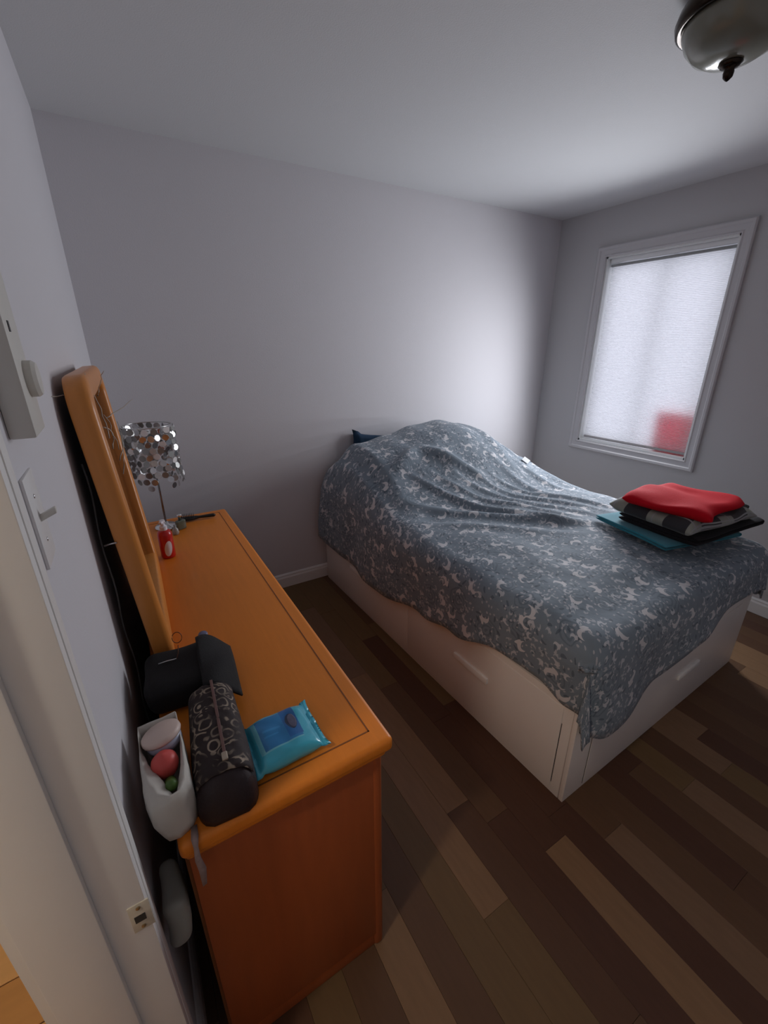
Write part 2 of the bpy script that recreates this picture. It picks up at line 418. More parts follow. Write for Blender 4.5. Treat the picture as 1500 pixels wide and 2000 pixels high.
# red tub standing on the sill between glass and blind, seen blurred through the fabric
redt = bpy.data.materials.new('red_plastic'); redt.use_nodes = True; nt = redt.node_tree
for nn in list(nt.nodes): nt.nodes.remove(nn)
out = nd(nt, 'ShaderNodeOutputMaterial'); tl = nd(nt, 'ShaderNodeBsdfTranslucent'); df = nd(nt, 'ShaderNodeBsdfDiffuse'); mx = nd(nt, 'ShaderNodeMixShader')
tl.inputs[0].default_value = (0.97, 0.20, 0.30, 1); df.inputs[0].default_value = (0.7, 0.05, 0.09, 1); mx.inputs[0].default_value = 0.35
nt.links.new(tl.outputs[0], mx.inputs[1]); nt.links.new(df.outputs[0], mx.inputs[2]); nt.links.new(mx.outputs[0], out.inputs[0])
def taper_box(x0, x1, y0, y1, z0, z1, t):
    bm = bmesh.new(); bx(bm, (x0, y0, z0), (x1, y1, z1))
    cx, cy = (x0+x1)/2, (y0+y1)/2
    for v in bm.verts:
        if v.co.z < (z0+z1)/2: v.co.x = cx+(v.co.x-cx)*t; v.co.y = cy+(v.co.y-cy)*t
    bmesh.ops.bevel(bm, geom=bm.edges[:], offset=0.008, segments=2, affect='EDGES')
    return bm
rt = tag(finish('red_tub', taper_box(-0.012, 0.012, -0.125, 0.125, 0, 0.285, 0.94), redt, None, True, (W+0.088, -1.118, WZ0+0.0145)),
         'red plastic tub on the window sill, seen blurred through the blind', 'tub')
# outside: ground and pale neighbouring wall give the overcast light something to stand on
struct(box('ground', (W+0.5, -12, -0.9), (W+25, 12, -0.8), mat('snowy_ground', (0.55, 0.56, 0.58), 0.9, 0.1)), 'pale ground outside the window')

# ------------------------------------------------------------------ ceiling light
cl = tag(empty('ceiling_light', (1.755, -1.785, H)), 'round flush ceiling light with dark bronze rim and frosted bowl, unlit', 'ceiling light')
bronze = mat('dark_bronze', (0.035, 0.026, 0.020), 0.22, 0.2, 20, metal=1.0)
bm = bmesh.new(); lathe(bm, [(0.11, 0), (0.138, -0.008), (0.152, -0.028), (0.158, -0.050), (0.154, -0.066), (0.145, -0.070), (0.136, -0.062)], 48)
finish('rim', bm, bronze, cl, True)
bm = bmesh.new(); lathe(bm, [(0.138, -0.060), (0.136, -0.078), (0.124, -0.105), (0.100, -0.132), (0.07, -0.148), (0.03, -0.157), (0.0, -0.159)], 48)
finish('glass_bowl', bm, mat('frosted_glass', (0.20, 0.205, 0.165), 0.18, 0.15, 6, spec=0.6), cl, True)
bm = bmesh.new(); lathe(bm, [(0.0, -0.150), (0.024, -0.153), (0.030, -0.160), (0.022, -0.168), (0.012, -0.172), (0.014, -0.180), (0.012, -0.190), (0.005, -0.197), (0, -0.2)], 24)
finish('finial', bm, bronze, cl, True)

# ------------------------------------------------------------------ thermostat, switch
th = tag(empty('thermostat', (lx(-1.93), -1.93, 1.490)), 'white box thermostat with a round dial, on the wall by the door', 'thermostat')
box('housing', (-0.001, -0.05, 0.0), (0.026, 0.035, 0.20), plastic_w, th, 0.003)
bm = bmesh.new(); lathe(bm, [(0.022, 0.025), (0.022, 0.034), (0.019, 0.038), (0, 0.0385)], 28, (0, 0.002, 0.066), 'X'); sharp(finish('dial', bm, plastic_w, th), 35)
box('slot', (0.0255, -0.030, 0.120), (0.0268, -0.022, 0.132), darkslot, th)
sw = tag(empty('light_switch', (lx(-1.965), -1.965, 1.385)), 'white toggle light switch below the thermostat', 'light switch')
box('plate', (-0.001, -0.036, -0.060), (0.0035, 0.036, 0.060), mat('white_plate', (0.74, 0.73, 0.72), 0.4, 0.02), sw, 0.0015)
bm = bmesh.new(); bx(bm, (0.002, -0.004, -0.0045), (0.022, 0.004, 0.0045), 0.0015)
for v in bm.verts:
    if v.co.x > 0.015: v.co.z += 0.008
sharp(finish('toggle', bm, plastic_w, sw))
for zz in (-0.03, 0.03):
    bm = bmesh.new(); lathe(bm, [(0.003, 0.003), (0.003, 0.004), (0, 0.0045)], 10, (0, 0, zz), 'X'); finish('screw', bm, steel, sw, True)

# ------------------------------------------------------------------ dresser
DZ = 0.793
DX0, DX1, DYN, DYF = 0.022, 0.458, -2.055, -0.380
dr = tag(empty('dresser', (0, 0, 0)), 'long honey oak dresser against the left wall by the door', 'dresser')
# top slab with bullnose edge and inlaid groove
bm = bmesh.new()
bx(bm, (DX0, DYN, DZ-0.038), (DX1, DYF, DZ), 0.012, 4)
o = finish('top', bm, oak, dr); sharp(o, 50)
gi = 0.042
bm = bmesh.new(); g0 = 0.0032
for a, b in (((DX1-gi, DYN+gi, 0), (DX1-gi+g0, DYF-gi, 0)), ((DX0, DYN+gi, 0), (DX1-gi+g0, DYN+gi+g0, 0)), ((DX0, DYF-gi-g0, 0), (DX1-gi+g0, DYF-gi, 0))):
    bx(bm, (a[0], a[1], DZ-0.001), (b[0], b[1], DZ+0.0006))
finish('inlay', bm, oak_dark, dr)
bm = bmesh.new(); bx(bm, (DX0+0.006, DYN+0.012, DZ-0.058), (DX1-0.012, DYF-0.012, DZ-0.036), 0.008, 3); sharp(finish('moulding', bm, oak, dr), 50)
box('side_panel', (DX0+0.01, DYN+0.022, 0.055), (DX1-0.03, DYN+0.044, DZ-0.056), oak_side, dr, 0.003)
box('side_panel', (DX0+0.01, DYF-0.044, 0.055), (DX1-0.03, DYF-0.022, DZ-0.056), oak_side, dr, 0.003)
box('back_panel', (DX0+0.004, DYN+0.03, 0.055), (DX0+0.012, DYF-0.03, DZ-0.056), oak_dark, dr)
box('carcass', (DX0+0.014, DYN+0.046, 0.06), (DX1-0.034, DYF-0.046, DZ-0.058), oak_dark, dr)
for y in (DYN+0.020, DYF-0.052):
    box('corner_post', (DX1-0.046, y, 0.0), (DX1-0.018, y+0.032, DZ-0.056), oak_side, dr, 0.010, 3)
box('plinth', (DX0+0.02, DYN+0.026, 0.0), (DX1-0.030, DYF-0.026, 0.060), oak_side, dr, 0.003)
for r in range(3):
    z0 = 0.075+r*0.222
    for c in range(3):
        wd = (DYF-DYN-0.13)/3
        y0 = DYN+0.058+c*(wd+0.007)
        d = box('drawer', (DX1-0.034, y0, z0), (DX1-0.014, y0+wd-0.004, z0+0.214), oak, dr, 0.005)
        bm = bmesh.new(); lathe(bm, [(0.006, 0), (0.006, 0.012), (0.014, 0.018), (0.013, 0.026), (0, 0.029)], 16, (DX1-0.014, y0+wd/2, z0+0.107), 'X')
        k = finish('knob', bm, brass, dr, True); k.parent = d

# ------------------------------------------------------------------ mirror on the dresser
MW, MH, MT = 0.70, 0.745, 0.046
mr = tag(empty('mirror', (0.038, -1.552, DZ+0.0005), (0, 0, 0)), 'oak framed mirror with rounded top corners standing on the dresser', 'mirror')
mr.rotation_euler = (0, math.radians(-4.1), math.radians(-1.3))
# local: X = out of the wall, Y = along the wall (0..MW), Z up
def round_rect(w, h, r, inset=0.0, n=8):
    pts = []
    w2, h2 = w-2*inset, h-2*inset; rr = max(0.004, r-inset)
    pts += [(inset, inset), (w-inset, inset)]
    for k in range(n+1):
        t = PI/2*k/n; pts.append((w-inset-rr+rr*math.cos(t), h-inset-rr+rr*math.sin(t)))
    for k in range(n+1):
        t = PI/2+PI/2*k/n; pts.append((inset+rr+rr*math.cos(t), h-inset-rr+rr*math.sin(t)))
    return pts
bm = bmesh.new(); rings = []
fw = 0.058
for ins, x in ((fw, 0.004), (0.004, 0.0), (0.0, 0.006), (0.0, MT-0.012), (0.004, MT-0.004), (0.012, MT), (fw-0.012, MT), (fw-0.003, MT-0.004), (fw, MT-0.010)):
    rings.append([bm.verts.new((x, p[0], p[1])) for p in round_rect(MW, MH, 0.085, ins)])
n = len(rings[0])
for a, b in zip(rings, rings[1:]+rings[:1]):
    for i in range(n): bm.faces.new((a[i], a[(i+1) % n], b[(i+1) % n], b[i]))
o = finish('frame', bm, oak_v, mr); sharp(o, 50)
bm = bmesh.new(); p = round_rect(MW, MH, 0.085, fw-0.006)
lo = [bm.verts.new((0.012, q[0], q[1])) for q in p]; hi = [bm.verts.new((0.018, q[0], q[1])) for q in p]
bm.faces.new(lo[::-1]); bm.faces.new(hi)
for i in range(len(p)): bm.faces.new((lo[i], lo[(i+1) % len(p)], hi[(i+1) % len(p)], hi[i]))
finish('mirror_glass', bm, mat('silvered_glass', (0.80, 0.82, 0.82), 0.03, 0.0, metal=1.0), mr)
bm = bmesh.new(); p = round_rect(MW, MH, 0.085, 0.03)
lo = [bm.verts.new((-0.004, q[0], q[1])) for q in p]; hi = [bm.verts.new((0.006, q[0], q[1])) for q in p]
bm.faces.new(lo[::-1]); bm.faces.new(hi)
for i in range(len(p)): bm.faces.new((lo[i], lo[(i+1) % len(p)], hi[(i+1) % len(p)], hi[i]))
finish('backing_board', bm, mat('black_backing', (0.008, 0.008, 0.008), 0.8), mr)
bm = bmesh.new(); tube(bm, [(-0.022, 0.005, 0.375), (-0.008, 0.002, 0.378), (0.004, -0.003, 0.379)], 0.0022, 8)
o = finish('fixing_pin', bm, steel, mr, True)

# dried sprigs tucked round the top corner
gr = tag(empty('dried_sprigs', (0.04, -1.50, DZ+0.72)), 'thin dried twigs tucked round the top corner of the mirror frame', 'twigs')
tw = mat('dry_twig', (0.52, 0.47, 0.40), 0.8, 0.3, 40)
rg = random.Random(5)
M0 = Matrix.Translation((0.040, -1.552, DZ)) @ Matrix.Rotation(math.radians(-1.3), 4, 'Z') @ Matrix.Rotation(math.radians(-4.1), 4, 'Y')
sprigs = [((0.04, 0.20, 0.70), (0.012, 0.07, 0.70), (-0.02, -0.01, 0.715)), ((0.045, 0.10, 0.60), (0.05, 0.12, 0.66), (0.04, 0.10, 0.745)),
          ((0.04, 0.22, 0.55), (0.055, 0.25, 0.60), (0.045, 0.20, 0.64)), ((0.04, 0.3, 0.50), (0.075, 0.33, 0.55), (0.06, 0.36, 0.60)),
          ((0.04, 0.15, 0.62), (0.055, 0.2, 0.60), (0.05, 0.26, 0.54)), ((0.038, 0.30, 0.62), (0.08, 0.34, 0.63), (0.115, 0.36, 0.655)),
          ((0.04, 0.28, 0.68), (0.055, 0.27, 0.72), (0.07, 0.24, 0.74)), ((0.036, 0.35, 0.45), (0.055, 0.36, 0.50), (0.06, 0.42, 0.56))]
for s in sprigs:
    pts = []
    a, b, c = [Vector(q) for q in s]
    for k in range(9):
        t = k/8; q = a*(1-t)**2+b*2*t*(1-t)+c*t*t
        q = M0 @ q
        pts.append(q-Vector((0.04, -1.50, DZ+0.72))+Vector((rg.uniform(-1, 1), rg.uniform(-1, 1), rg.uniform(-1, 1)))*0.002)
    bm = bmesh.new(); tube(bm, pts, 0.0014, 5, 0.6); finish('twig', bm, tw, gr, True)

# cable hanging behind the mirror
bm = bmesh.new()
pts = [(-0.016+0.003*math.sin(k*0.9), -1.500+0.010*math.sin(k*0.55), 1.35-0.036*k) for k in range(26)]
tube(bm, pts, 0.0022, 6)
tag(finish('cord', bm, mat('pale_cord', (0.16, 0.155, 0.15), 0.6), None, True), 'thin pale cord hanging down the wall behind the mirror', 'cord')

# ------------------------------------------------------------------ table lamp with disc shade
LX, LY = 0.165, -0.50
lm = tag(empty('table_lamp', (LX, LY, DZ)), 'table lamp with a drum shade of overlapping silver discs on the dresser', 'lamp')
chrome = mat('chrome', (0.75, 0.75, 0.76), 0.12, 0.05, metal=1.0)
bm = bmesh.new(); lathe(bm, [(0.05, 0), (0.052, 0.006), (0.045, 0.012), (0.012, 0.018), (0.008, 0.03)], 28); finish('base', bm, chrome, lm, True)
bm = bmesh.new(); lathe(bm, [(0.0, 0.02), (0.0045, 0.022), (0.0045, 0.36), (0, 0.362)], 12); finish('stem', bm, mat('dark_chrome', (0.25, 0.25, 0.26), 0.25, metal=1.0), lm, True)
bm = bmesh.new(); lathe(bm, [(0.0, 0.33), (0.018, 0.34), (0.026, 0.37), (0.018, 0.40), (0, 0.41)], 20); finish('bulb', bm, mat('bulb_glass', (0.7, 0.7, 0.68), 0.2), lm, True)
SR, ST, SB = 0.098, 0.482, 0.215
def ring(z, r, rr=0.0028):
    bm = bmesh.new(); N = 40
    pts = [Vector((r*math.cos(2*PI*i/N), r*math.sin(2*PI*i/N), z)) for i in range(N)]
    rings = []
    for i in range(N):
        d = Vector((math.cos(2*PI*i/N), math.sin(2*PI*i/N), 0))
        rings.append([bm.verts.new(pts[i]+d*rr*math.cos(2*PI*k/6)+Vector((0, 0, rr*math.sin(2*PI*k/6)))) for k in range(6)])
    for i in range(N):
        for k in range(6): bm.faces.new((rings[i][k], rings[i][(k+1) % 6], rings[(i+1) % N][(k+1) % 6], rings[(i+1) % N][k]))
    return bm
shd = finish('shade_ring', ring(ST, SR), steel, lm, True)
for k in range(3):
    bm = bmesh.new(); t = 2*PI*k/3; tube(bm, [(0, 0, 0.455), (SR*math.cos(t), SR*math.sin(t), ST)], 0.0015, 6); finish('spoke', bm, steel, lm, True)
disc_ms = [mat('disc_silver', (0.62, 0.62, 0.63), 0.22, 0.2, 30, metal=1.0), mat('disc_white', (0.88, 0.88, 0.88), 0.3, 0.05), mat('disc_dull', (0.30, 0.30, 0.29), 0.3, 0.2, metal=0.9)]
disc_me = []
for m in disc_ms:
    bm = bmesh.new(); lathe(bm, [(0.0135, -0.0006), (0.014, 0), (0.0135, 0.0006)], 14, (0, 0, 0), 'X')
    me = bpy.data.meshes.new('disc'); bm.to_mesh(me); bm.free(); me.materials.append(m); disc_me.append(me)
rd = random.Random(11)
rows, per = 10, 22
for r in range(rows):
    for c in range(per):
        t = 2*PI*(c+(0.5 if r % 2 else 0))/per+rd.uniform(-0.04, 0.04)
        R = SR+0.003+0.006*rd.random()+0.008*r/rows
        z = ST-0.016-r*0.0265+rd.uniform(-0.003, 0.003)
        if r == rows-1 and rd.random() < 0.45: continue
        if r == rows-2 and rd.random() < 0.15: continue
        me = disc_me[rd.choices([0, 1, 2], [0.5, 0.14, 0.36])[0]]
        o = bpy.data.objects.new('disc', me); COL.objects.link(o); o.parent = lm
        o.location = (R*math.cos(t), R*math.sin(t), z); o.rotation_euler = (0, rd.uniform(-0.3, 0.3), t+rd.uniform(-0.55, 0.55))

# ------------------------------------------------------------------ small things on the dresser
bt = tag(empty('lotion_bottle', (0.138, -0.842, DZ+0.0005), (0, 0, math.radians(-20))), 'red bottle with white pump cap and oval white label by the mirror', 'bottle')
red = mat('red_plastic_bottle', (0.50, 0.012, 0.010), 0.3, 0.05, coat=0.2)
bm = bmesh.new(); lathe(bm, [(0.0, 0), (0.024, 0.001), (0.027, 0.006), (0.027, 0.100), (0.023, 0.114), (0.012, 0.120), (0, 0.12)], 32); finish('body', bm, red, bt, True)
capm = mat('white_cap', (0.75, 0.73, 0.78), 0.4, 0.03)
bm = bmesh.new(); lathe(bm, [(0.0, 0.118), (0.014, 0.119), (0.014, 0.134), (0.009, 0.137), (0.007, 0.150), (0.010, 0.151), (0.010, 0.160), (0, 0.161)], 24)
bx(bm, (-0.006, -0.026, 0.150), (0.006, 0.004, 0.160), 0.002); sharp(finish('cap', bm, capm, bt), 40)
bm = bmesh.new(); R = 0.0275; N = 20
cen = bm.verts.new((R*math.cos(-1.1), R*math.sin(-1.1), 0.045)); rim = []
for k in range(N):
    t = 2*PI*k/N; a = -1.1+0.62*math.cos(t)*0.9; z = 0.045+0.031*math.sin(t)+0.010*math.cos(t)
    rim.append(bm.verts.new((R*math.cos(a), R*math.sin(a), z)))
mid = []
for k in range(N):
    v = rim[k].co; a = math.atan2(v.y, v.x); a = -1.1+(a+1.1)*0.5; mid.append(bm.verts.new((R*math.cos(a), R*math.sin(a), 0.045+(v.z-0.045)*0.5)))
for k in range(N):
    bm.faces.new((cen, mid[k], mid[(k+1) % N])); bm.faces.new((mid[k], rim[k], rim[(k+1) % N], mid[(k+1) % N]))
finish('label', bm, mat('white_label', (0.72, 0.68, 0.70), 0.5), bt, True)

pf = tag(empty('perfume_bottle', (0.222, -0.560, DZ+0.0005), (0, 0, 0.5)), 'small green glass perfume bottle beside the table lamp', 'bottle')
glassg = mat('green_glass', (0.16, 0.19, 0.14), 0.1, 0.1, trans=0.4, spec=0.8)
bm = bmesh.new(); bx(bm, (-0.022, -0.012, 0), (0.022, 0.012, 0.045), 0.006, 3); sharp(finish('body', bm, glassg, pf), 50)
bm = bmesh.new(); lathe(bm, [(0.0, 0.044), (0.008, 0.045), (0.008, 0.062), (0.011, 0.064), (0.011, 0.074), (0, 0.076)], 18); finish('cap', bm, chrome, pf, True)
bm = bmesh.new(); lathe(bm, [(0.0, 0), (0.012, 0.0005), (0.015, 0.01), (0.011, 0.028), (0.006, 0.032), (0.006, 0.045), (0, 0.046)], 18)
tag(finish('glass_vial', bm, mat('clear_vial', (0.55, 0.55, 0.52), 0.1, 0.1, trans=0.5, spec=0.8), None, True, (0.192, -0.615, DZ+0.0005)), 'tiny clear glass vial between red bottle and lamp', 'bottle')

hb = tag(empty('hairbrush', (0.262, -0.470, DZ+0.001), (0, 0, math.radians(-8))), 'black hairbrush lying at the far end of the dresser', 'hairbrush')
hbm = mat('black_plastic', (0.010, 0.009, 0.009), 0.4, 0.1)
bm = bmesh.new(); ringsb = []
prof = [(-0.035, 0.004), (-0.03, 0.016), (-0.015, 0.022), (0.01, 0.023), (0.03, 0.018), (0.042, 0.009), (0.055, 0.0065), (0.10, 0.008), (0.122, 0.0085), (0.130, 0.003)]
for x, r in prof: ringsb.append([bm.verts.new((x, r*math.cos(2*PI*k/12), 0.012+0.009*math.sin(2*PI*k/12)*min(1, r/0.009))) for k in range(12)])
for a, b in zip(ringsb, ringsb[1:]):
    for k in range(12): bm.faces.new((a[k], a[(k+1) % 12], b[(k+1) % 12], b[k]))
bm.faces.new(ringsb[0]); bm.faces.new(ringsb[-1][::-1])
finish('handle', bm, hbm, hb, True)
bm = bmesh.new()
for i in range(8):
    for j in range(4):
        tube(bm, [(-0.024+i*0.0075, -0.012+j*0.008, 0.018), (-0.024+i*0.0075, -0.013+j*0.0087, 0.034)], 0.0009, 4)
o = finish('bristles', bm, hbm, hb); o['kind'] = 'stuff'

# ------------------------------------------------------------------ wipes packet
wp = tag(empty('wipes_packet', (0.246, -1.943, DZ+0.001), (0, 0, math.radians(-2))), 'turquoise soft packet of wipes with a darker blue printed square', 'packet')
def wipes_mat():
    m = bpy.data.materials.new('wipes_film'); m.use_nodes = True; nt = m.node_tree; b = nt.nodes['Principled BSDF']
    uv = nd(nt, 'ShaderNodeUVMap'); uv.uv_map = 'UVMap'
    sx = nd(nt, 'ShaderNodeSeparateXYZ'); nt.links.new(uv.outputs[0], sx.inputs[0])
    def mth(op, a, bb):
        n = nd(nt, 'ShaderNodeMath', operation=op)
        for i, v in enumerate((a, bb)):
            if isinstance(v, (int, float)): n.inputs[i].default_value = v
            else: nt.links.new(v, n.inputs[i])
        return n.outputs[0]
    def rect(u0, u1, v0, v1):
        a = mth('GREATER_THAN', sx.outputs[0], u0); c = mth('LESS_THAN', sx.outputs[0], u1)
        d = mth('GREATER_THAN', sx.outputs[1], v0); e = mth('LESS_THAN', sx.outputs[1], v1)
        return mth('MULTIPLY', mth('MULTIPLY', a, c), mth('MULTIPLY', d, e))
    def ell(cu, cv, ru, rv):
        a = mth('DIVIDE', mth('SUBTRACT', sx.outputs[0], cu), ru); c = mth('DIVIDE', mth('SUBTRACT', sx.outputs[1], cv), rv)
        return mth('LESS_THAN', mth('ADD', mth('MULTIPLY', a, a), mth('MULTIPLY', c, c)), 1.0)
    def mix(f, a, col):
        n = nd(nt, 'ShaderNodeMix', data_type='RGBA'); nt.links.new(f, n.inputs[0])
        if isinstance(a, tuple): n.inputs[6].default_value = a+(1,)
        else: nt.links.new(a, n.inputs[6])
        n.inputs[7].default_value = col+(1,); return n.outputs[2]
    c = mix(rect(0.14, 0.74, 0.24, 0.90), (0.055, 0.46, 0.62), (0.17, 0.56, 0.68))
    c = mix(rect(0.20, 0.74, 0.27, 0.90), c, (0.015, 0.21, 0.50))
    c = mix(rect(0.56, 0.76, 0.32, 0.94), c, (0.010, 0.14, 0.42))
    c = mix(ell(0.665, 0.62, 0.075, 0.17), c, (0.02, 0.05, 0.12))
    c = mix(ell(0.675, 0.61, 0.045, 0.12), c, (0.22, 0.20, 0.26))
    c = mix(rect(0.25, 0.50, 0.60, 0.64), c, (0.03, 0.28, 0.60))
    c = mix(rect(0.25, 0.45, 0.50, 0.53), c, (0.03, 0.28, 0.60))
    nt.links.new(c, b.inputs['Base Color']); b.inputs['Roughness'].default_value = 0.25; b.inputs['Coat Weight'].default_value = 0.4
    return m
def pillow_mesh(wd, dp, ht, nx=28, ny=22, crimp=0.012, wr=0.0015, seed=0, corner=0.0):
    bm = bmesh.new(); uvl = bm.loops.layers.uv.new('UVMap')
    def P(u, v, s):
        x = (u-0.5)*wd; y = (v-0.5)*dp
        eu = min(u, 1-u)*wd; ev = min(v, 1-v)*dp
        fu = min(1, max(0, (eu-crimp)/0.03)); fv = min(1, max(0, ev/0.022))
        h = math.sqrt(max(0, 1-(1-fu)**2))*math.sqrt(max(0, 1-(1-fv)**2))
        pinch = 1-0.06*(1-h)*(1 if 0.1 < u < 0.9 else 0)
        nz_ = noise.noise(Vector((x*30+seed, y*30, s*3)))*wr*2
        z = ht/2+s*h*ht/2+nz_*(1 if s > 0 else 0.2)
        cr = corner*((2*abs(u-0.5))**6)*((2*abs(v-0.5))**6)
        return (x*(1+cr), y*pinch*(1+cr), z)
    top = [[bm.verts.new(P(i/nx, j/ny, 1)) for j in range(ny+1)] for i in range(nx+1)]
    bot = [[(top[i][j] if i in (0, nx) or j in (0, ny) else bm.verts.new(P(i/nx, j/ny, -1))) for j in range(ny+1)] for i in range(nx+1)]
    for g, fl in ((top, False), (bot, True)):
        for i in range(nx):
            for j in range(ny):
                q = [(i, j), (i+1, j), (i+1, j+1), (i, j+1)]
                if fl: q = q[::-1]
                try: f = bm.faces.new([g[a][b] for a, b in q])
                except ValueError: continue
                for l, (a, b) in zip(f.loops, q): l[uvl].uv = (a/nx, b/ny)
    return bm
finish('film', pillow_mesh(0.152, 0.135, 0.034, wr=0.003, seed=3, corner=0.06), wipes_mat(), wp, True, rot=(0, 0, 0.06))
bm = bmesh.new(); lathe(bm, [(0.010, 0), (0.0105, 0.001), (0.009, 0.0016), (0, 0.0018)], 20)
for v in bm.verts: v.co = Vector((0.026+v.co.x*0.85, 0.016+v.co.y*1.9, 0.0345+v.co.z))
o = finish('flap', bm, mat('flap_print', (0.13, 0.13, 0.20), 0.3, 0.5, 90), wp); o['label'] = 'dark resealable flap'

# ------------------------------------------------------------------ black tote behind the pouch
def soft_box(wd, dp, ht, r, bulge=0.0, seed=0, wr=0.002, nx=18, ny=18, nz_=10):
    bm = bmesh.new(); bx(bm, (-wd/2, -dp/2, 0), (wd/2, dp/2, ht))
    bmesh.ops.subdivide_edges(bm, edges=bm.edges[:], cuts=14, use_grid_fill=True)
    for v in bm.verts:
        c = Vector(v.co); q = Vector((max(-wd/2+r, min(wd/2-r, c.x)), max(-dp/2+r, min(dp/2-r, c.y)), max(r, min(ht-r, c.z))))
        d = c-q
        if d.length > 1e-7: c = q+d.normalized()*r
        n = noise.noise_vector(Vector((c.x*14+seed, c.y*14, c.z*14)))
        k = math.sin(PI*max(0, min(1, c.z/ht)))*bulge
        c.x *= 1+k; c.y *= 1+k
        c += n*wr
        c.z = max(0.0, c.z)
        v.co = c
    return bm
tb = tag(empty('black_tote', (0.100, -1.664, DZ+0.001), (0, 0, math.radians(-4))), 'black fabric tote bag slumped on the dresser below the mirror', 'bag')
finish('body', soft_box(0.18, 0.155, 0.084, 0.026, 0.02, 2, 0.006), blackfab, tb, True)
bm = bmesh.new()
fl = []
for i in range(13):
    u = i/12; x = 0.030+0.080*u
    row = []
    for j in range(13):
        v = j/12; y = 0.055-0.175*v
        z = 0.105-0.05*u**2-0.035*(v-0.2)**2+0.006*math.sin(u*5+v*7)
        row.append(bm.verts.new((x, y, z)))
    fl.append(row)
for i in range(12):
    for j in range(12): bm.faces.new((fl[i][j], fl[i+1][j], fl[i+1][j+1], fl[i][j+1]))
o = finish('flap', bm, blackfab, tb, True); md = o.modifiers.new('s', 'SOLIDIFY'); md.thickness = 0.004
bm = bmesh.new(); tube(bm, [(-0.058, 0.012, 0.086), (-0.040, 0.010, 0.089), (-0.018, 0.008, 0.089)], 0.0016, 6); finish('zip_bar', bm, steel, tb, True)
bm = bmesh.new(); pts = [(-0.018, 0.008, 0.088), (-0.012, 0.018, 0.098), (-0.010, 0.035, 0.108)]
tube(bm, pts, 0.0010, 6); N = 18
lp = [(-0.010+0.011*math.sin(2*PI*k/N), 0.045+0.004*(1-math.cos(2*PI*k/N)), 0.108+0.013*(1-math.cos(2*PI*k/N))) for k in range(N+1)]
tube(bm, lp, 0.0010, 6); finish('wire_loop', bm, mat('rusty_wire', (0.16, 0.06, 0.03), 0.5, metal=0.5), tb, True)

# small bottle with blue grey cap behind the tote
cb = tag(empty('travel_bottle', (0.158, -1.545, DZ+0.0005)), 'small clear bottle with blue grey cap behind the black tote', 'bottle')
bm = bmesh.new(); lathe(bm, [(0, 0), (0.017, 0.001), (0.018, 0.006), (0.018, 0.040), (0.014, 0.048), (0, 0.049)], 24); finish('body', bm, mat('clear_plastic', (0.66, 0.60, 0.62), 0.2, 0.05, trans=0.3), cb, True)
bm = bmesh.new(); lathe(bm, [(0, 0.047), (0.012, 0.048), (0.0125, 0.062), (0.010, 0.066), (0, 0.066)], 24); finish('cap', bm, mat('blue_grey_cap', (0.13, 0.14, 0.24), 0.35), cb, True)

# ------------------------------------------------------------------ quilted paisley pouch
def pouch_mat():
    m = bpy.data.materials.new('paisley_quilt'); m.use_nodes = True; nt = m.node_tree; b = nt.nodes['Principled BSDF']
    tc = nd(nt, 'ShaderNodeTexCoord')
    nz = nd(nt, 'ShaderNodeTexNoise'); nz.inputs['Scale'].default_value = 18; nz.inputs['Detail'].default_value = 2
    nt.links.new(tc.outputs['Object'], nz.inputs['Vector'])
    vm = nd(nt, 'ShaderNodeVectorMath', operation='MULTIPLY_ADD'); nt.links.new(nz.outputs['Color'], vm.inputs[0]); vm.inputs[1].default_value = (0.03, 0.03, 0.03); nt.links.new(tc.outputs['Object'], vm.inputs[2])
    vo = nd(nt, 'ShaderNodeTexVoronoi', feature='F1'); vo.inputs['Scale'].default_value = 38; nt.links.new(vm.outputs[0], vo.inputs['Vector'])
    wv = nd(nt, 'ShaderNodeMath', operation='SINE'); ml = nd(nt, 'ShaderNodeMath', operation='MULTIPLY'); ml.inputs[1].default_value = 17
    nt.links.new(vo.outputs['Distance'], ml.inputs[0]); nt.links.new(ml.outputs[0], wv.inputs[0])
    gt = nd(nt, 'ShaderNodeMapRange'); gt.inputs[1].default_value = 0.25; gt.inputs[2].default_value = 0.85; nt.links.new(wv.outputs[0], gt.inputs[0])
    n2 = nd(nt, 'ShaderNodeTexNoise'); n2.inputs['Scale'].default_value = 22; nt.links.new(tc.outputs['Object'], n2.inputs['Vector'])
    g2 = nd(nt, 'ShaderNodeMapRange'); g2.inputs[1].default_value = 0.42; g2.inputs[2].default_value = 0.62; nt.links.new(n2.outputs['Fac'], g2.inputs[0])
    mu = nd(nt, 'ShaderNodeMath', operation='MULTIPLY'); nt.links.new(gt.outputs[0], mu.inputs[0]); nt.links.new(g2.outputs[0], mu.inputs[1])
    mx = nd(nt, 'ShaderNodeMix', data_type='RGBA'); mx.inputs[6].default_value = (0.020, 0.010, 0.010, 1); mx.inputs[7].default_value = (0.34, 0.27, 0.20, 1)
    nt.links.new(mu.outputs[0], mx.inputs[0]); nt.links.new(mx.outputs[2], b.inputs['Base Color']); b.inputs['Roughness'].default_value = 0.75
    return m
pc = tag(empty('quilted_pouch', (0.124, -1.903, DZ+0.001), (0, 0, math.radians(-4))), 'dark brown zipped pouch with pale paisley print at the near end of the dresser', 'pouch')
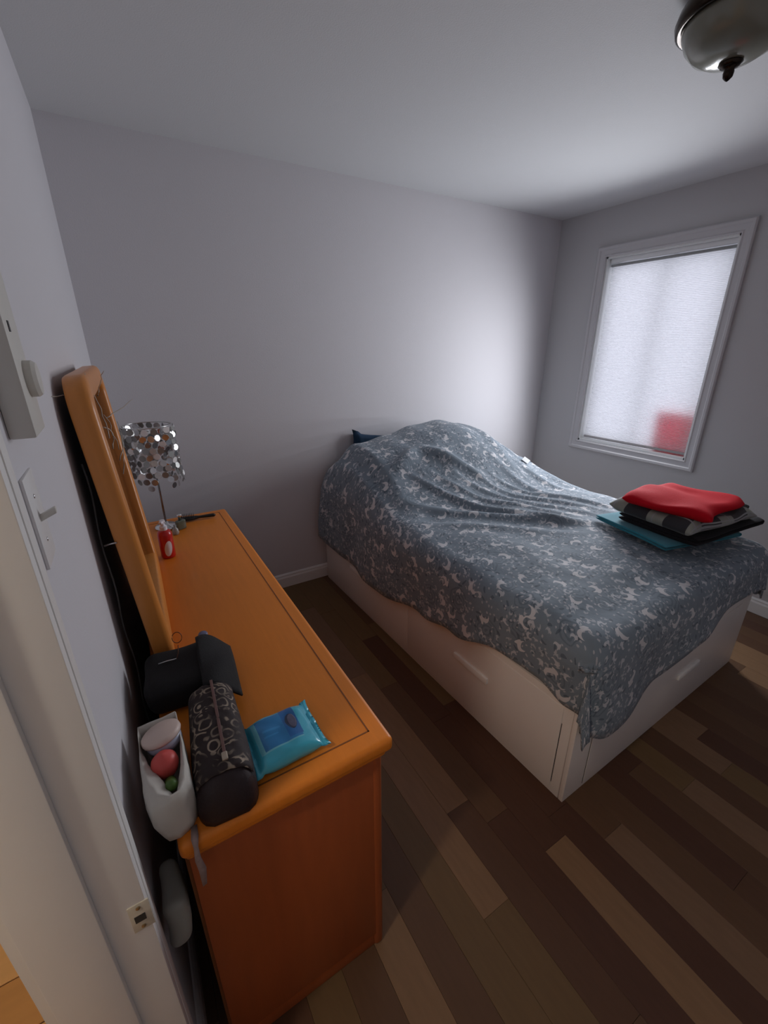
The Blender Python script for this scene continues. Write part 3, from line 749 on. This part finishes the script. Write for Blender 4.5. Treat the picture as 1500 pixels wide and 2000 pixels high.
def pouch_profile(L, Wd, Ht, n=36, seg=28, top_only=False):
    bm = bmesh.new(); rings = []
    for i in range(n+1):
        t = i/n; y = -L/2+L*t
        e = min(t, 1-t)*L
        k = math.sqrt(max(0.0, 1-(1-min(1, e/0.04))**2)) if e < 0.04 else 1.0
        k = max(k, 0.03)
        row = []
        for j in range(seg+1):
            a = PI*j/seg
            cx = -math.copysign(abs(math.cos(a))**0.7, math.cos(a)); sz = abs(math.sin(a))**0.62
            hh = Ht*(0.92+0.08*math.sin(3*t))*(0.45+0.55*k)
            q = 0.0022*math.sin(y*150+cx*4)*math.sin(cx*9)*(1 if sz > 0.4 else 0)
            row.append(bm.verts.new((cx*Wd/2*(0.55+0.45*k)*(1+0.05*math.sin(5*t)), y, max(0, sz*hh+q))))
        rings.append(row)
    for a, b in zip(rings, rings[1:]):
        for j in range(seg): bm.faces.new((a[j], a[j+1], b[j+1], b[j]))
    for r in (rings[0], rings[-1]): bm.faces.new(r)
    for a, b in zip(rings, rings[1:]): bm.faces.new((a[0], b[0], b[-1], a[-1]))
    return bm
finish('body', pouch_profile(0.295, 0.106, 0.090), blackleather, pc, True)
# printed panel lying on the upper part of the body
bm = bmesh.new(); rows_ = []
L_, W_, H_ = 0.295, 0.106, 0.090
for i in range(31):
    t = 0.10+0.83*i/30; y = -L_/2+L_*t; row = []
    e = min(t, 1-t)*L_; k = math.sqrt(max(0, 1-(1-min(1, e/0.04))**2)) if e < 0.04 else 1.0
    for j in range(23):
        a = PI*(0.20+0.62*j/22)
        cx = -math.copysign(abs(math.cos(a))**0.7, math.cos(a)); sz = abs(math.sin(a))**0.62
        hh = H_*(0.92+0.08*math.sin(3*t))*(0.45+0.55*k)
        q = 0.0022*math.sin(y*150+cx*4)*math.sin(cx*9)
        row.append(bm.verts.new((cx*(W_/2+0.002)*(0.55+0.45*k)*(1+0.05*math.sin(5*t)), y, sz*hh+q+0.0022)))
    rows_.append(row)
for a, b in zip(rows_, rows_[1:]):
    for j in range(22): bm.faces.new((a[j], a[j+1], b[j+1], b[j]))
o = finish('printed_panel', bm, pouch_mat(), pc, True); md = o.modifiers.new('s', 'SOLIDIFY'); md.thickness = 0.002; md.offset = 0
bm = bmesh.new(); bx(bm, (0.004, -0.085, 0.0905), (0.010, 0.125, 0.0955), 0.001); o = finish('zip', bm, mat('zip_tape', (0.16, 0.085, 0.075), 0.5), pc)
for v in o.data.vertices: v.co.z += -0.006*((v.co.y-0.02)/0.12)**2+0.0035
bm = bmesh.new(); bx(bm, (0.001, -0.102, 0.091), (0.012, -0.084, 0.097), 0.002); finish('zip_pull', bm, mat('pull_metal', (0.50, 0.42, 0.33), 0.35, metal=0.8), pc)

# ------------------------------------------------------------------ white bag with toiletries between wall and pouch
WBX, WBY = 0.033, -1.975
wb = tag(empty('paper_bag', (WBX, WBY, DZ+0.001)), 'white paper bag folded open in a V, holding toiletries by the wall', 'bag')
paper = mat('white_paper', (0.56, 0.53, 0.48), 0.7, 0.06, 10, bump=0.3, bscale=25)
# slanted trough: outline points around V-shaped opening
outer = [(-0.044, 0.13), (0.028, 0.135), (0.031, 0.06), (0.031, 0.0), (0.030, -0.040), (0.016, -0.058), (-0.012, -0.068), (-0.036, -0.064), (-0.045, -0.02), (-0.045, 0.05)]
inner = [(-0.040, 0.118), (0.024, 0.122), (0.025, 0.07), (0.020, 0.018), (0.012, -0.022), (0.005, -0.046), (0.000, -0.048), (-0.009, -0.022), (-0.026, 0.018), (-0.040, 0.07)]
def zt(p, e=0): return 0.098+0.02*p[1]+0.003*math.sin(p[1]*60+p[0]*40)
bm = bmesh.new()
bo = [bm.verts.new((p[0]*0.75+0.006, p[1]*0.9, 0.0)) for p in outer]
om = [bm.verts.new((p[0]*1.02, p[1]*1.0, 0.055)) for p in outer]
to = [bm.verts.new((p[0]*0.96, p[1]*0.98, zt(p)-0.006)) for p in outer]
tm = [bm.verts.new(((p[0]+q[0])/2, (p[1]+q[1])/2, zt(p)+0.003)) for p, q in zip(outer, inner)]
ti = [bm.verts.new((q[0], q[1], zt(q)-0.008)) for q in inner]
tb_ = [bm.verts.new((q[0]*0.8, q[1]*0.9, 0.02)) for q in inner]
n = len(outer)
for a, b in ((bo, om), (om, to), (to, tm), (tm, ti), (ti, tb_)):
    for i in range(n): bm.faces.new((a[i], a[(i+1) % n], b[(i+1) % n], b[i]))
bm.faces.new(bo); bm.faces.new(tb_)
bmesh.ops.subdivide_edges(bm, edges=bm.edges[:], cuts=2, use_grid_fill=True)
for v in bm.verts:
    if v.co.z > 0.01: v.co += noise.noise_vector(v.co*45)*0.0025
finish('crumpled_shell', bm, paper, wb, True)
# contents: things of their own
jr = tag(empty('cream_jar', (0.030, -1.892, DZ+0.098), (math.radians(-12), math.radians(-10), 0)), 'pink tinted white jar with a wide round lid on top of the paper bag', 'jar')
bm = bmesh.new(); lathe(bm, [(0, -0.022), (0.027, -0.0215), (0.031, -0.014), (0.032, 0.0)], 36); finish('body', bm, mat('jar_blue_white', (0.42, 0.44, 0.55), 0.35), jr, True)
bm = bmesh.new(); lathe(bm, [(0.0345, 0.0), (0.036, 0.004), (0.035, 0.010), (0.032, 0.0125), (0.0, 0.013)], 36); finish('lid', bm, mat('jar_lid', (0.66, 0.52, 0.46), 0.4, 0.03), jr, True)
bm = bmesh.new(); lathe(bm, [(0, -0.026), (0.014, -0.024), (0.021, -0.012), (0.0235, 0.0), (0.021, 0.012), (0.013, 0.021), (0, 0.024)], 28)
tag(finish('balm_ball', bm, mat('coral_plastic', (0.62, 0.085, 0.075), 0.45, 0.03), None, True, (0.027, -1.948, DZ+0.086)), 'round coral pink lip balm inside the white paper bag', 'lip balm')
bm = bmesh.new(); lathe(bm, [(0, -0.04), (0.007, -0.038), (0.010, -0.01), (0.010, 0.03), (0.006, 0.036), (0, 0.037)], 16)
tag(finish('green_tube', bm, mat('leaf_green_plastic', (0.06, 0.13, 0.02), 0.4), None, True, (0.031, -1.980, DZ+0.072), (0.9, 0, 0.1)), 'green tube at the narrow end of the white paper bag', 'tube')
# lace ribbon hanging over the near edge
bm = bmesh.new(); prev = None
pth = [(0.052, -2.028, DZ+0.004), (0.050, -2.050, DZ+0.004), (0.049, -2.063, DZ-0.004), (0.048, -2.066, DZ-0.03), (0.051, -2.066, DZ-0.06), (0.049, -2.067, DZ-0.10)]
for k, q in enumerate(pth):
    wv = 0.010+0.003*math.sin(k*2.1)
    a = bm.verts.new((q[0]-wv/2, q[1]-0.002*(k % 2), q[2])); b = bm.verts.new((q[0]+wv/2, q[1], q[2]))
    if prev: bm.faces.new((prev[0], prev[1], b, a))
    prev = (a, b)
o = finish('lace_ribbon', bm, mat('pale_pink_lace', (0.32, 0.24, 0.23), 0.8, 0.3, 120), None, True)
md = o.modifiers.new('s', 'SOLIDIFY'); md.thickness = 0.0015
tag(o, 'pale pink lace ribbon hanging over the near edge of the dresser', 'ribbon')
# white cloth bag hung in the gap between wall and dresser
tag(finish('plastic_bag', soft_box(0.036, 0.09, 0.13, 0.016, 0.10, 9, 0.008), mat('dull_white_film', (0.34, 0.35, 0.31), 0.5, 0.06), None, True, (-0.008, -2.000, 0.520)),
    'crumpled white plastic bag stuffed between the wall and the dresser', 'bag')

# ------------------------------------------------------------------ bed
BX, BYAW, BL, BW_ = 1.165, 0.0245, 2.04, 1.42
cb_, sb_ = math.cos(BYAW), math.sin(BYAW)
def bedp(a, b, z): return Vector((BX+a*cb_+b*sb_, -b*cb_+a*sb_, z))
bed = tag(empty('storage_bed', (BX, -0.036, 0), (0, 0, BYAW)), 'white storage bed with drawers in its side and foot, head against the wall', 'bed')
# local frame: x = a, y = -b
FH = 0.44
bl_ = BL-0.036
def bb(name, a, b, m, par=bed, bev=0.002): return box(name, a, b, m, par, bev)
bb('side_panel', (0, -bl_+0.020, 0.0), (0.018, 0, FH), bedwhite)
bb('side_panel', (BW_-0.018, -bl_+0.020, 0.0), (BW_, 0, FH), bedwhite)
bb('foot_panel', (0, -bl_, 0.0), (BW_, -bl_+0.0185, FH), bedwhite)
bb('head_panel', (0.018, -0.018, 0.0), (BW_-0.018, 0, FH), bedwhite)
bb('slat_deck', (0.018, -bl_+0.02, FH-0.05), (BW_-0.018, -0.018, FH-0.02), bedwhite)
for (y0, y1) in ((-bl_+0.058, -bl_/2-0.012), (-bl_/2-0.008, -0.03)):
    d = bb('drawer', (-0.003, y0, 0.018), (0.012, y1, FH-0.03), bedwhite)
    ym_ = (y0+y1)/2
    hx = -1.53+0.036 if y0 < -bl_/2-0.1 else -0.52+0.036
    h = bb('handle', (-0.014, hx-0.105, 0.245), (-0.002, hx+0.105, 0.275), bedhandle, d, 0.003)
d = bb('drawer', (0.12, -bl_-0.003, 0.018), (BW_-0.12, -bl_+0.01, FH-0.03), bedwhite)
bb('handle', (0.74, -bl_-0.014, 0.215), (0.93, -bl_-0.002, 0.243), bedhandle, d, 0.003)
for xx in (0.116,): bb('seam', (xx, -bl_-0.0006, 0.018), (xx+0.003, -bl_+0.003, FH-0.03), gapdark, bed, 0)
bb('seam', (-0.0006, -bl_+0.0550, 0.05), (0.003, -bl_+0.0575, FH-0.10), gapdark, bed, 0)
mt = tag(box('mattress', (0.02, -bl_+0.03, FH-0.018), (BW_-0.02, -0.07, 0.60), mat('mattress_ticking', (0.7, 0.7, 0.7), 0.8), None, 0.03, 3), 'white mattress hidden under the grey duvet', 'mattress')
mt.location = (BX, -0.036, 0); mt.rotation_euler = (0, 0, BYAW)

# duvet
def duvet_mat():
    m = bpy.data.materials.new('paisley_duvet_print'); m.use_nodes = True; nt = m.node_tree; b = nt.nodes['Principled BSDF']
    uv = nd(nt, 'ShaderNodeUVMap'); uv.uv_map = 'UVMap'
    def val(v, sock):
        if isinstance(v, (int, float)): sock.default_value = v
        else: nt.links.new(v, sock)
    def mth(op, a, bb=0.0, cc=None):
        n = nd(nt, 'ShaderNodeMath', operation=op); val(a, n.inputs[0]); val(bb, n.inputs[1])
        if cc is not None: val(cc, n.inputs[2])
        return n.outputs[0]
    wn = nd(nt, 'ShaderNodeTexNoise'); wn.inputs['Scale'].default_value = 24; wn.inputs['Detail'].default_value = 1; nt.links.new(uv.outputs[0], wn.inputs['Vector'])
    warp = nd(nt, 'ShaderNodeVectorMath', operation='MULTIPLY_ADD'); nt.links.new(wn.outputs['Color'], warp.inputs[0]); warp.inputs[1].default_value = (0.024, 0.024, 0); nt.links.new(uv.outputs[0], warp.inputs[2])
    def cell(scale, rnd=0.9, off=(0, 0, 0)):
        mp = nd(nt, 'ShaderNodeMapping'); mp.inputs['Scale'].default_value = (scale, scale, scale); mp.inputs['Location'].default_value = off
        nt.links.new(warp.outputs[0], mp.inputs[0])
        vo = nd(nt, 'ShaderNodeTexVoronoi', voronoi_dimensions='2D', feature='F1'); vo.inputs['Scale'].default_value = 1; vo.inputs['Randomness'].default_value = rnd
        nt.links.new(mp.outputs[0], vo.inputs['Vector'])
        sb = nd(nt, 'ShaderNodeVectorMath', operation='SUBTRACT'); nt.links.new(mp.outputs[0], sb.inputs[0]); nt.links.new(vo.outputs['Position'], sb.inputs[1])
        sc = nd(nt, 'ShaderNodeSeparateColor'); nt.links.new(vo.outputs['Color'], sc.inputs[0])
        ro = nd(nt, 'ShaderNodeVectorRotate', rotation_type='Z_AXIS'); nt.links.new(sb.outputs[0], ro.inputs['Vector'])
        nt.links.new(mth('MULTIPLY', sc.outputs[0], 6.283), ro.inputs['Angle'])
        sx = nd(nt, 'ShaderNodeSeparateXYZ'); nt.links.new(ro.outputs[0], sx.inputs[0])
        return sx.outputs[0], sx.outputs[1], sc.outputs[1], sc.outputs[2]
    def dist(x, y, cx, cy, sx=1.0, sy=1.0):
        a = mth('DIVIDE', mth('SUBTRACT', x, cx), sx); c = mth('DIVIDE', mth('SUBTRACT', y, cy), sy)
        return mth('SQRT', mth('ADD', mth('MULTIPLY', a, a), mth('MULTIPLY', c, c)))
    def crescent(scale, a, keep, off):
        x, y, r1, r2 = cell(scale, 0.95, off)
        A = mth('LESS_THAN', dist(x, y, 0, 0), a); B = mth('GREATER_THAN', dist(x, y, a*0.42, a*0.30), a*0.78)
        C = mth('LESS_THAN', dist(x, y, -a*0.15, -a*1.05, 1.6, 0.7), a*0.42)
        s = mth('MAXIMUM', mth('MULTIPLY', A, B), C)
        return mth('MULTIPLY', s, mth('LESS_THAN', r1, keep))
    big = crescent(10.5, 0.25, 0.50, (0.3, 0.7, 0))
    mid_ = crescent(19.0, 0.25, 0.45, (4.3, 1.7, 0))
    small = crescent(33.0, 0.29, 0.55, (2.1, 8.7, 0))
    x, y, r1, r2 = cell(6.0, 0.9, (1.1, 2.2, 0))
    d = dist(x, y, 0, 0)
    rings_ = mth('MULTIPLY', mth('GREATER_THAN', mth('SINE', mth('MULTIPLY', d, 62)), 0.35), mth('LESS_THAN', d, mth('MULTIPLY_ADD', r2, 0.18, 0.24)))
    x, y, r1, r2 = cell(55.0, 1.0, (3.3, 0.4, 0))
    dots = mth('MULTIPLY', mth('LESS_THAN', dist(x, y, 0, 0), 0.24), mth('LESS_THAN', r1, 0.30))
    x, y, r1, r2 = cell(26.0, 1.0, (7.3, 0.9, 0))
    dark = mth('MULTIPLY', mth('LESS_THAN', dist(x, y, 0, 0, 1.5, 0.6), 0.22), mth('LESS_THAN', r1, 0.45))
    # density mask so that motifs gather in clumps
    nz = nd(nt, 'ShaderNodeTexNoise'); nz.inputs['Scale'].default_value = 7; nt.links.new(uv.outputs[0], nz.inputs['Vector'])
    clump = mth('GREATER_THAN', nz.outputs['Fac'], 0.47)
    base = nd(nt, 'ShaderNodeMix', data_type='RGBA'); base.inputs[6].default_value = (0.140, 0.182, 0.225, 1); base.inputs[7].default_value = (0.20, 0.245, 0.29, 1)
    n3 = nd(nt, 'ShaderNodeTexNoise'); n3.inputs['Scale'].default_value = 14; n3.inputs['Detail'].default_value = 5; nt.links.new(uv.outputs[0], n3.inputs['Vector'])
    nt.links.new(n3.outputs['Fac'], base.inputs[0])
    def mix(f, a, col, k=1.0):
        n = nd(nt, 'ShaderNodeMix', data_type='RGBA'); nt.links.new(mth('MULTIPLY', f, k), n.inputs[0]); nt.links.new(a, n.inputs[6]); n.inputs[7].default_value = col+(1,)
        return n.outputs[2]
    c = mix(rings_, base.outputs[2], (0.060, 0.085, 0.115), 0.40)
    c = mix(dark, c, (0.045, 0.065, 0.095), 0.6)
    c = mix(mth('MULTIPLY', small, clump), c, (0.42, 0.44, 0.48), 0.8)
    c = mix(mth('MULTIPLY', dots, 1.0), c, (0.42, 0.42, 0.46), 0.8)
    c = mix(mid_, c, (0.52, 0.53, 0.57), 0.8)
    c = mix(big, c, (0.60, 0.59, 0.61), 0.9)
    nt.links.new(c, b.inputs['Base Color']); b.inputs['Roughness'].default_value = 0.85; b.inputs['Sheen Weight'].default_value = 0.15
    wv = nd(nt, 'ShaderNodeTexNoise'); wv.inputs['Scale'].default_value = 25; nt.links.new(uv.outputs[0], wv.inputs['Vector'])
    bp = nd(nt, 'ShaderNodeBump'); bp.inputs['Strength'].default_value = 0.25; bp.inputs['Distance'].default_value = 0.01
    nt.links.new(wv.outputs['Fac'], bp.inputs['Height']); nt.links.new(bp.outputs[0], b.inputs['Normal'])
    return m
AMIN, AMAX, BMIN, BMAX, RR = -0.035, 1.455, 0.075, 2.075, 0.10
hump_a = [(-0.035, 0.10), (0.04, 0.18), (0.17, 0.275), (0.40, 0.316), (0.60, 0.347), (0.86, 0.37), (1.04, 0.335), (1.2, 0.24), (1.33, 0.14), (1.46, 0.09)]
def fy(b): return (0.62+0.38*sstep(0.05, 0.20, b))*(1-sstep(0.30, 1.02, b)**1.15)
hemL = [(0.0, 0.37), (0.27, 0.32), (0.8, 0.30), (1.2, 0.35), (1.44, 0.405), (1.68, 0.477), (1.88, 0.483), (2.0, 0.44), (2.08, 0.43)]
hemF = [(-0.04, 0.36), (0.10, 0.34), (0.25, 0.33), (0.45, 0.385), (0.72, 0.455), (1.05, 0.50), (1.25, 0.51), (1.46, 0.47)]
def segd(px, py, a, b):
    ax, ay = a; bx_, by = b; L2 = (bx_-ax)**2+(by-ay)**2
    t = max(0, min(1, ((px-ax)*(bx_-ax)+(py-ay)*(by-ay))/L2))
    return math.hypot(px-ax-t*(bx_-ax), py-ay-t*(by-ay)), t
folds = []
rw = random.Random(21)
def wtoab(x, y):  # world to bed plane
    dx, dy = x-BX, y
    return (dx*cb_+dy*sb_, dx*sb_-dy*cb_)
def addfold(p, q, w_, h_):
    folds.append((wtoab(*p), wtoab(*q), w_, h_))
for i in range(9):
    t = i/8
    addfold((1.45+0.55*t, -0.62-0.12*t), (2.02+0.40*t, -1.42+0.02*i-0.15*t), 0.022, 0.034 if i % 2 == 0 else 0.020)
addfold((1.36, -0.62), (1.62, -0.50), 0.04, 0.05); addfold((1.62, -0.50), (1.95, -0.78), 0.035, 0.045)
addfold((1.30, -0.78), (2.1, -1.45), 0.03, 0.032); addfold((1.26, -0.95), (1.95, -1.50), 0.035, 0.018)
addfold((2.1, -0.55), (2.35, -1.3), 0.03, 0.016); addfold((2.25, -0.4), (2.5, -1.15), 0.03, 0.014)
def ztop(a, b):
    z = 0.725+interp(hump_a, a)*fy(b)
    z += 0.018*noise.noise(Vector((a*3.1, b*2.7, 0.3)))+0.008*noise.noise(Vector((a*8, b*7, 1.3)))
    for p, q, w_, h_ in folds:
        d, t = segd(a, b, p, q)
        if d < w_*3: z += h_*math.exp(-(d/w_)**2)*math.sin(PI*min(1, max(0.0, t*0.9+0.05)))
    z -= 0.02*sstep(1.0, 0.0, abs(b-1.95)/0.15)
    return z
ca = []
NS = 9
for i in range(NS, 0, -1): ca.append(('L', i/NS))
NI = 110
for i in range(NI+1): ca.append(('I', AMIN+(AMAX-AMIN)*(0.5-0.5*math.cos(PI*i/NI))*0.35+(AMAX-AMIN)*0.65*i/NI))
for i in range(1, NS+1): ca.append(('R', i/NS))
cbv = []
NB = 140
for i in range(NB+1): cbv.append(('I', BMIN+(BMAX-BMIN)*(0.65*i/NB+0.35*math.sin(PI/2*i/NB))))
for i in range(1, NS+1): cbv.append(('F', i/NS))
bm = bmesh.new(); uvl = bm.loops.layers.uv.new('UVMap'); grid = []
for ka, va in ca:
    col = []
    for kb, vb in cbv:
        pb = vb if kb == 'I' else BMAX
        pa = va if ka == 'I' else (AMIN if ka == 'L' else AMAX)
        zt_ = ztop(pa, pb)
        da = 0.0
        if ka == 'L': da = -va*(zt_-RR-interp(hemL, pb))
        if ka == 'R': da = va*(zt_-RR-0.42)
        db = 0.0
        if kb == 'F': db = vb*(zt_-RR-interp(hemF, pa))
        ea = min(pa-AMIN, AMAX-pa); eb = BMAX-pb
        qx = max(0, (RR-ea)/RR)*(1 if pa > 0.7 else -1); qy = max(0, (RR-eb)/RR)
        q2 = math.hypot(qx, qy)
        a_, b_ = pa, pb
        if q2 > 1:
            cxa = pa-qx*RR; cyb = pb-qy*RR
            a_ = cxa+qx/q2*RR; b_ = cyb+qy/q2*RR; q2 = 1
        z = zt_-RR*(1-math.sqrt(max(0, 1-q2*q2)))
        d = (abs(da)**3+abs(db)**3)**(1/3)
        if d > 0:
            hh_ = math.hypot(da, db); dx_, dy_ = da/hh_, db/hh_
            fl_ = 0.18*d if (ka != 'I' and kb != 'I') else 0.05*d
            wvx = 0.016*math.sin(pb*8.5+1.0)*min(1, d/0.2)+0.006*math.sin(pb*21)*min(1, d/0.2); wvy = 0.018*math.sin(pa*10+0.5)*min(1, d/0.2)
            a_ += dx_*(fl_+(wvx if ka != 'I' and kb == 'I' else 0)); b_ += dy_*(fl_+(wvy if kb != 'I' and ka == 'I' else 0))
            z -= d*0.985
        if ka == 'I' or True:
            pass
        p = bedp(a_, b_, z)
        if p.y > -0.02: p.y = -0.02
        v = bm.verts.new(p)
        qxs = min(1, abs(qx))*(1 if qx > 0 else -1); qys = min(1, qy)
        ua = pa+RR*(math.asin(qxs)-qxs)*1.0+da; vb_ = pb+RR*(math.asin(qys)-qys)+db+interp(hump_a, pa)*(1-fy(pb))*0.35
        col.append((v, (ua, vb_)))
    grid.append(col)
for i in range(len(grid)-1):
    for j in range(len(grid[0])-1):
        q = [grid[i][j], grid[i+1][j], grid[i+1][j+1], grid[i][j+1]]
        f = bm.faces.new([k[0] for k in q])
        for l, k in zip(f.loops, q): l[uvl].uv = k[1]
bmesh.ops.translate(bm, vec=-bedp(0.7, 1.0, 0.6), verts=bm.verts[:])
dv = finish('duvet', bm, duvet_mat(), None, True, bedp(0.7, 1.0, 0.6))
md = dv.modifiers.new('thickness', 'SOLIDIFY'); md.thickness = 0.010; md.offset = -1
tag(dv, 'blue grey duvet with white paisley print, humped over pillows at the wall', 'duvet')
# white care tag at the far edge of the duvet
bm = bmesh.new(); bx(bm, (-0.028, -0.024, 0), (0.028, 0.024, 0.002))
o = finish('duvet_tag', bm, mat('white_cloth', (0.62, 0.63, 0.65), 0.8), dv); o.name = 'care_tag'
o.location = Vector((2.43, -0.66, ztop(*wtoab(2.43, -0.66))+0.016))-Vector(dv.location); o.rotation_euler = (0.55, -0.2, 0.4)

# dark blue pillow upright against the wall
pl = finish('pillow', pillow_mesh(0.50, 0.40, 0.070, 28, 22, crimp=0.0, wr=0.003, corner=0.10), mat('navy_cotton', (0.012, 0.040, 0.085), 0.85, 0.1, 20, bump=0.2, bscale=90), None, True,
            (1.64, -0.003, 0.812), (math.radians(90), math.radians(8), 0))
tag(pl, 'dark blue pillow standing against the wall behind the duvet', 'pillow')

# ------------------------------------------------------------------ folded clothes on the bed
def plaid_mat():
    m = bpy.data.materials.new('black_grey_plaid'); m.use_nodes = True; nt = m.node_tree; b = nt.nodes['Principled BSDF']
    uv = nd(nt, 'ShaderNodeUVMap'); uv.uv_map = 'UVMap'
    sx = nd(nt, 'ShaderNodeSeparateXYZ'); nt.links.new(uv.outputs[0], sx.inputs[0])
    def mth(op, a, bb):
        n = nd(nt, 'ShaderNodeMath', operation=op)
        for i, v in enumerate((a, bb)):
            if isinstance(v, (int, float)): n.inputs[i].default_value = v
            else: nt.links.new(v, n.inputs[i])
        return n.outputs[0]
    def band(s, per, off, wd):
        f = mth('FRACT', mth('ADD', mth('DIVIDE', s, per), off), 0); return mth('LESS_THAN', f, wd)
    u, v = sx.outputs[0], sx.outputs[1]
    A = band(u, 0.24, 0.1, 0.42); B = band(v, 0.19, 0.25, 0.42)
    s = mth('MULTIPLY', mth('ADD', A, B), 0.5)
    cr = nd(nt, 'ShaderNodeValToRGB'); nt.links.new(s, cr.inputs[0])
    cr.color_ramp.interpolation = 'CONSTANT'
    e = cr.color_ramp.elements; e[0].color = (0.004, 0.004, 0.006, 1); e[1].position = 0.75; e[1].color = (0.27, 0.28, 0.24, 1)
    k = e.new(0.25); k.color = (0.022, 0.021, 0.025, 1)
    ln = mth('MAXIMUM', band(u, 0.24, 0.86, 0.03), band(v, 0.19, 0.99, 0.035))
    mx = nd(nt, 'ShaderNodeMix', data_type='RGBA'); nt.links.new(ln, mx.inputs[0]); nt.links.new(cr.outputs[0], mx.inputs[6]); mx.inputs[7].default_value = (0.30, 0.30, 0.31, 1)
    nt.links.new(mx.outputs[2], b.inputs['Base Color']); b.inputs['Roughness'].default_value = 0.9; b.inputs['Sheen Weight'].default_value = 0.2
    return m
def folded(name, wd, dp, th, layers, m, loc, rz, seed=0, wob=0.012, droop=0.0, parent=None, tiltx=0.0):
    """a folded garment: serpentine cross-section along X (wd), swept along Y (dp), front fold rounded"""
    bm = bmesh.new(); uvl = bm.loops.layers.uv.new('UVMap')
    lt = th/layers; path = []  # (x, z) centre line
    for k in range(layers):
        xs = [wd/2*math.sin(PI/2*(2*i/16-1)) for i in range(17)]
        if k % 2: xs = xs[::-1]
        for i, x in enumerate(xs): path.append((x, lt*(k+0.5)))
        if k < layers-1:
            sgn = 1 if k % 2 == 0 else -1
            for t in range(1, 5):
                a = -PI/2+PI*t/5; path.append((sgn*(wd/2+math.cos(a)*lt*0.5), lt*(k+1)+math.sin(a)*lt*0.5))
    NY = 16; s = 0; prev = None; arcs = []
    for i, p in enumerate(path):
        if i: s += math.hypot(p[0]-path[i-1][0], p[1]-path[i-1][1])
        arcs.append(s)
    def P(i, j, side):
        x, z = path[i]; a = path[max(i-1, 0)]; b = path[min(i+1, len(path)-1)]
        tx, tz = b[0]-a[0], b[1]-a[1]; L = math.hypot(tx, tz) or 1
        nx_, nz2 = -tz/L, tx/L; h = lt*0.46
        v = j/NY; y = (v-0.5)*dp
        e = min(v, 1-v)*dp; er = lt*(0.45 if layers == 1 else 1.0)
        if e < er: h *= math.sqrt(max(0.04, 1-(1-e/er)**2))
        if layers == 1:
            e2 = wd/2-abs(x)
            if e2 < lt*0.5: h *= math.sqrt(max(0.02, 1-(1-e2/(lt*0.5))**2))
        x2 = x+nx_*h*side; z2 = z+nz2*h*side
        n = noise.noise_vector(Vector((x2*5+seed, y*5, z2*3)))
        ex = wob*(1+z2/th)
        lift = th*(0.55 if layers == 1 else 0.1)*noise.noise(Vector((x2*8, y*6, seed)))
        z3 = max(0.0005*i*0, z2+lift*(z2/th))-droop*max(0, x2/(wd/2))**2*th+tiltx*(y/dp)
        return (x2+n.x*ex, y+n.y*ex, z3)
    G = {}
    for side in (1, -1):
        for i in range(len(path)):
            for j in range(NY+1): G[side, i, j] = bm.verts.new(P(i, j, side))
    n = len(path)
    def F(vs, uvs):
        f = bm.faces.new(vs)
        for l, q in zip(f.loops, uvs): l[uvl].uv = q
    for side in (1, -1):
        for i in range(n-1):
            for j in range(NY):
                q = [(i, j), (i+1, j), (i+1, j+1), (i, j+1)]
                F([G[side, a, b] for a, b in q], [(arcs[a], b/NY*dp) for a, b in q])
    for j in (0, NY):
        for i in range(n-1): F([G[1, i, j], G[1, i+1, j], G[-1, i+1, j], G[-1, i, j]], [(arcs[i], j/NY*dp), (arcs[i+1], j/NY*dp), (arcs[i+1], j/NY*dp+0.01), (arcs[i], j/NY*dp+0.01)])
    for i in (0, n-1):
        for j in range(NY): F([G[1, i, j], G[1, i, j+1], G[-1, i, j+1], G[-1, i, j]], [(arcs[i], j/NY*dp), (arcs[i], (j+1)/NY*dp), (arcs[i]+0.01, (j+1)/NY*dp), (arcs[i]+0.01, j/NY*dp)])
    o = finish(name, bm, m, parent, True, loc, (0, 0, rz))
    sb2 = o.modifiers.new('sub', 'SUBSURF'); sb2.levels = 1; sb2.render_levels = 1
    return o
zc = 0.746
tq = folded('folded_shirt', 0.46, 0.42, 0.024, 2, mat('turquoise_cotton', (0.012, 0.20, 0.27), 0.85, 0.08, 20, bump=0.2, bscale=120, sheen=0.3), (2.285, -1.68, zc), math.radians(-12), 1, 0.010)
tag(tq, 'turquoise folded garment at the bottom of the clothes pile on the bed', 'clothes')
bk = folded('folded_trousers', 0.54, 0.38, 0.040, 2, mat('black_knit', (0.008, 0.006, 0.009), 0.9, 0.1, 20, sheen=0.05), (2.385, -1.740, zc+0.026), math.radians(-4), 4, 0.010)
tag(bk, 'black folded garment under the plaid one in the clothes pile', 'clothes')
pd = folded('folded_plaid_shirt', 0.54, 0.41, 0.072, 1, plaid_mat(), (2.345, -1.715, zc+0.066), math.radians(-5), 7, 0.018, 0.25)
tag(pd, 'black and grey plaid garment folded thick under the red one', 'clothes')
rdm = folded('folded_sweater', 0.48, 0.37, 0.052, 1, mat('red_knit', (0.52, 0.004, 0.014), 0.85, 0.06, 20, bump=0.2, bscale=120, sheen=0.0, spec=0.12), (2.330, -1.725, zc+0.134), math.radians(2), 12, 0.026, 0.60)
tag(rdm, 'red folded sweater on top of the clothes pile', 'clothes')
bm = bmesh.new(); N = 10
for i in range(N+1):
    pass
bx(bm, (-0.035, -0.09, 0), (0.035, 0.09, 0.018), 0.008, 3)
o = finish('lining', bm, mat('grey_lining', (0.075, 0.085, 0.08), 0.9), rdm, True, (0.222, -0.09, -0.012), (0.1, 0.3, 0.1)); o['label'] = 'dark grey hem of the sweater'
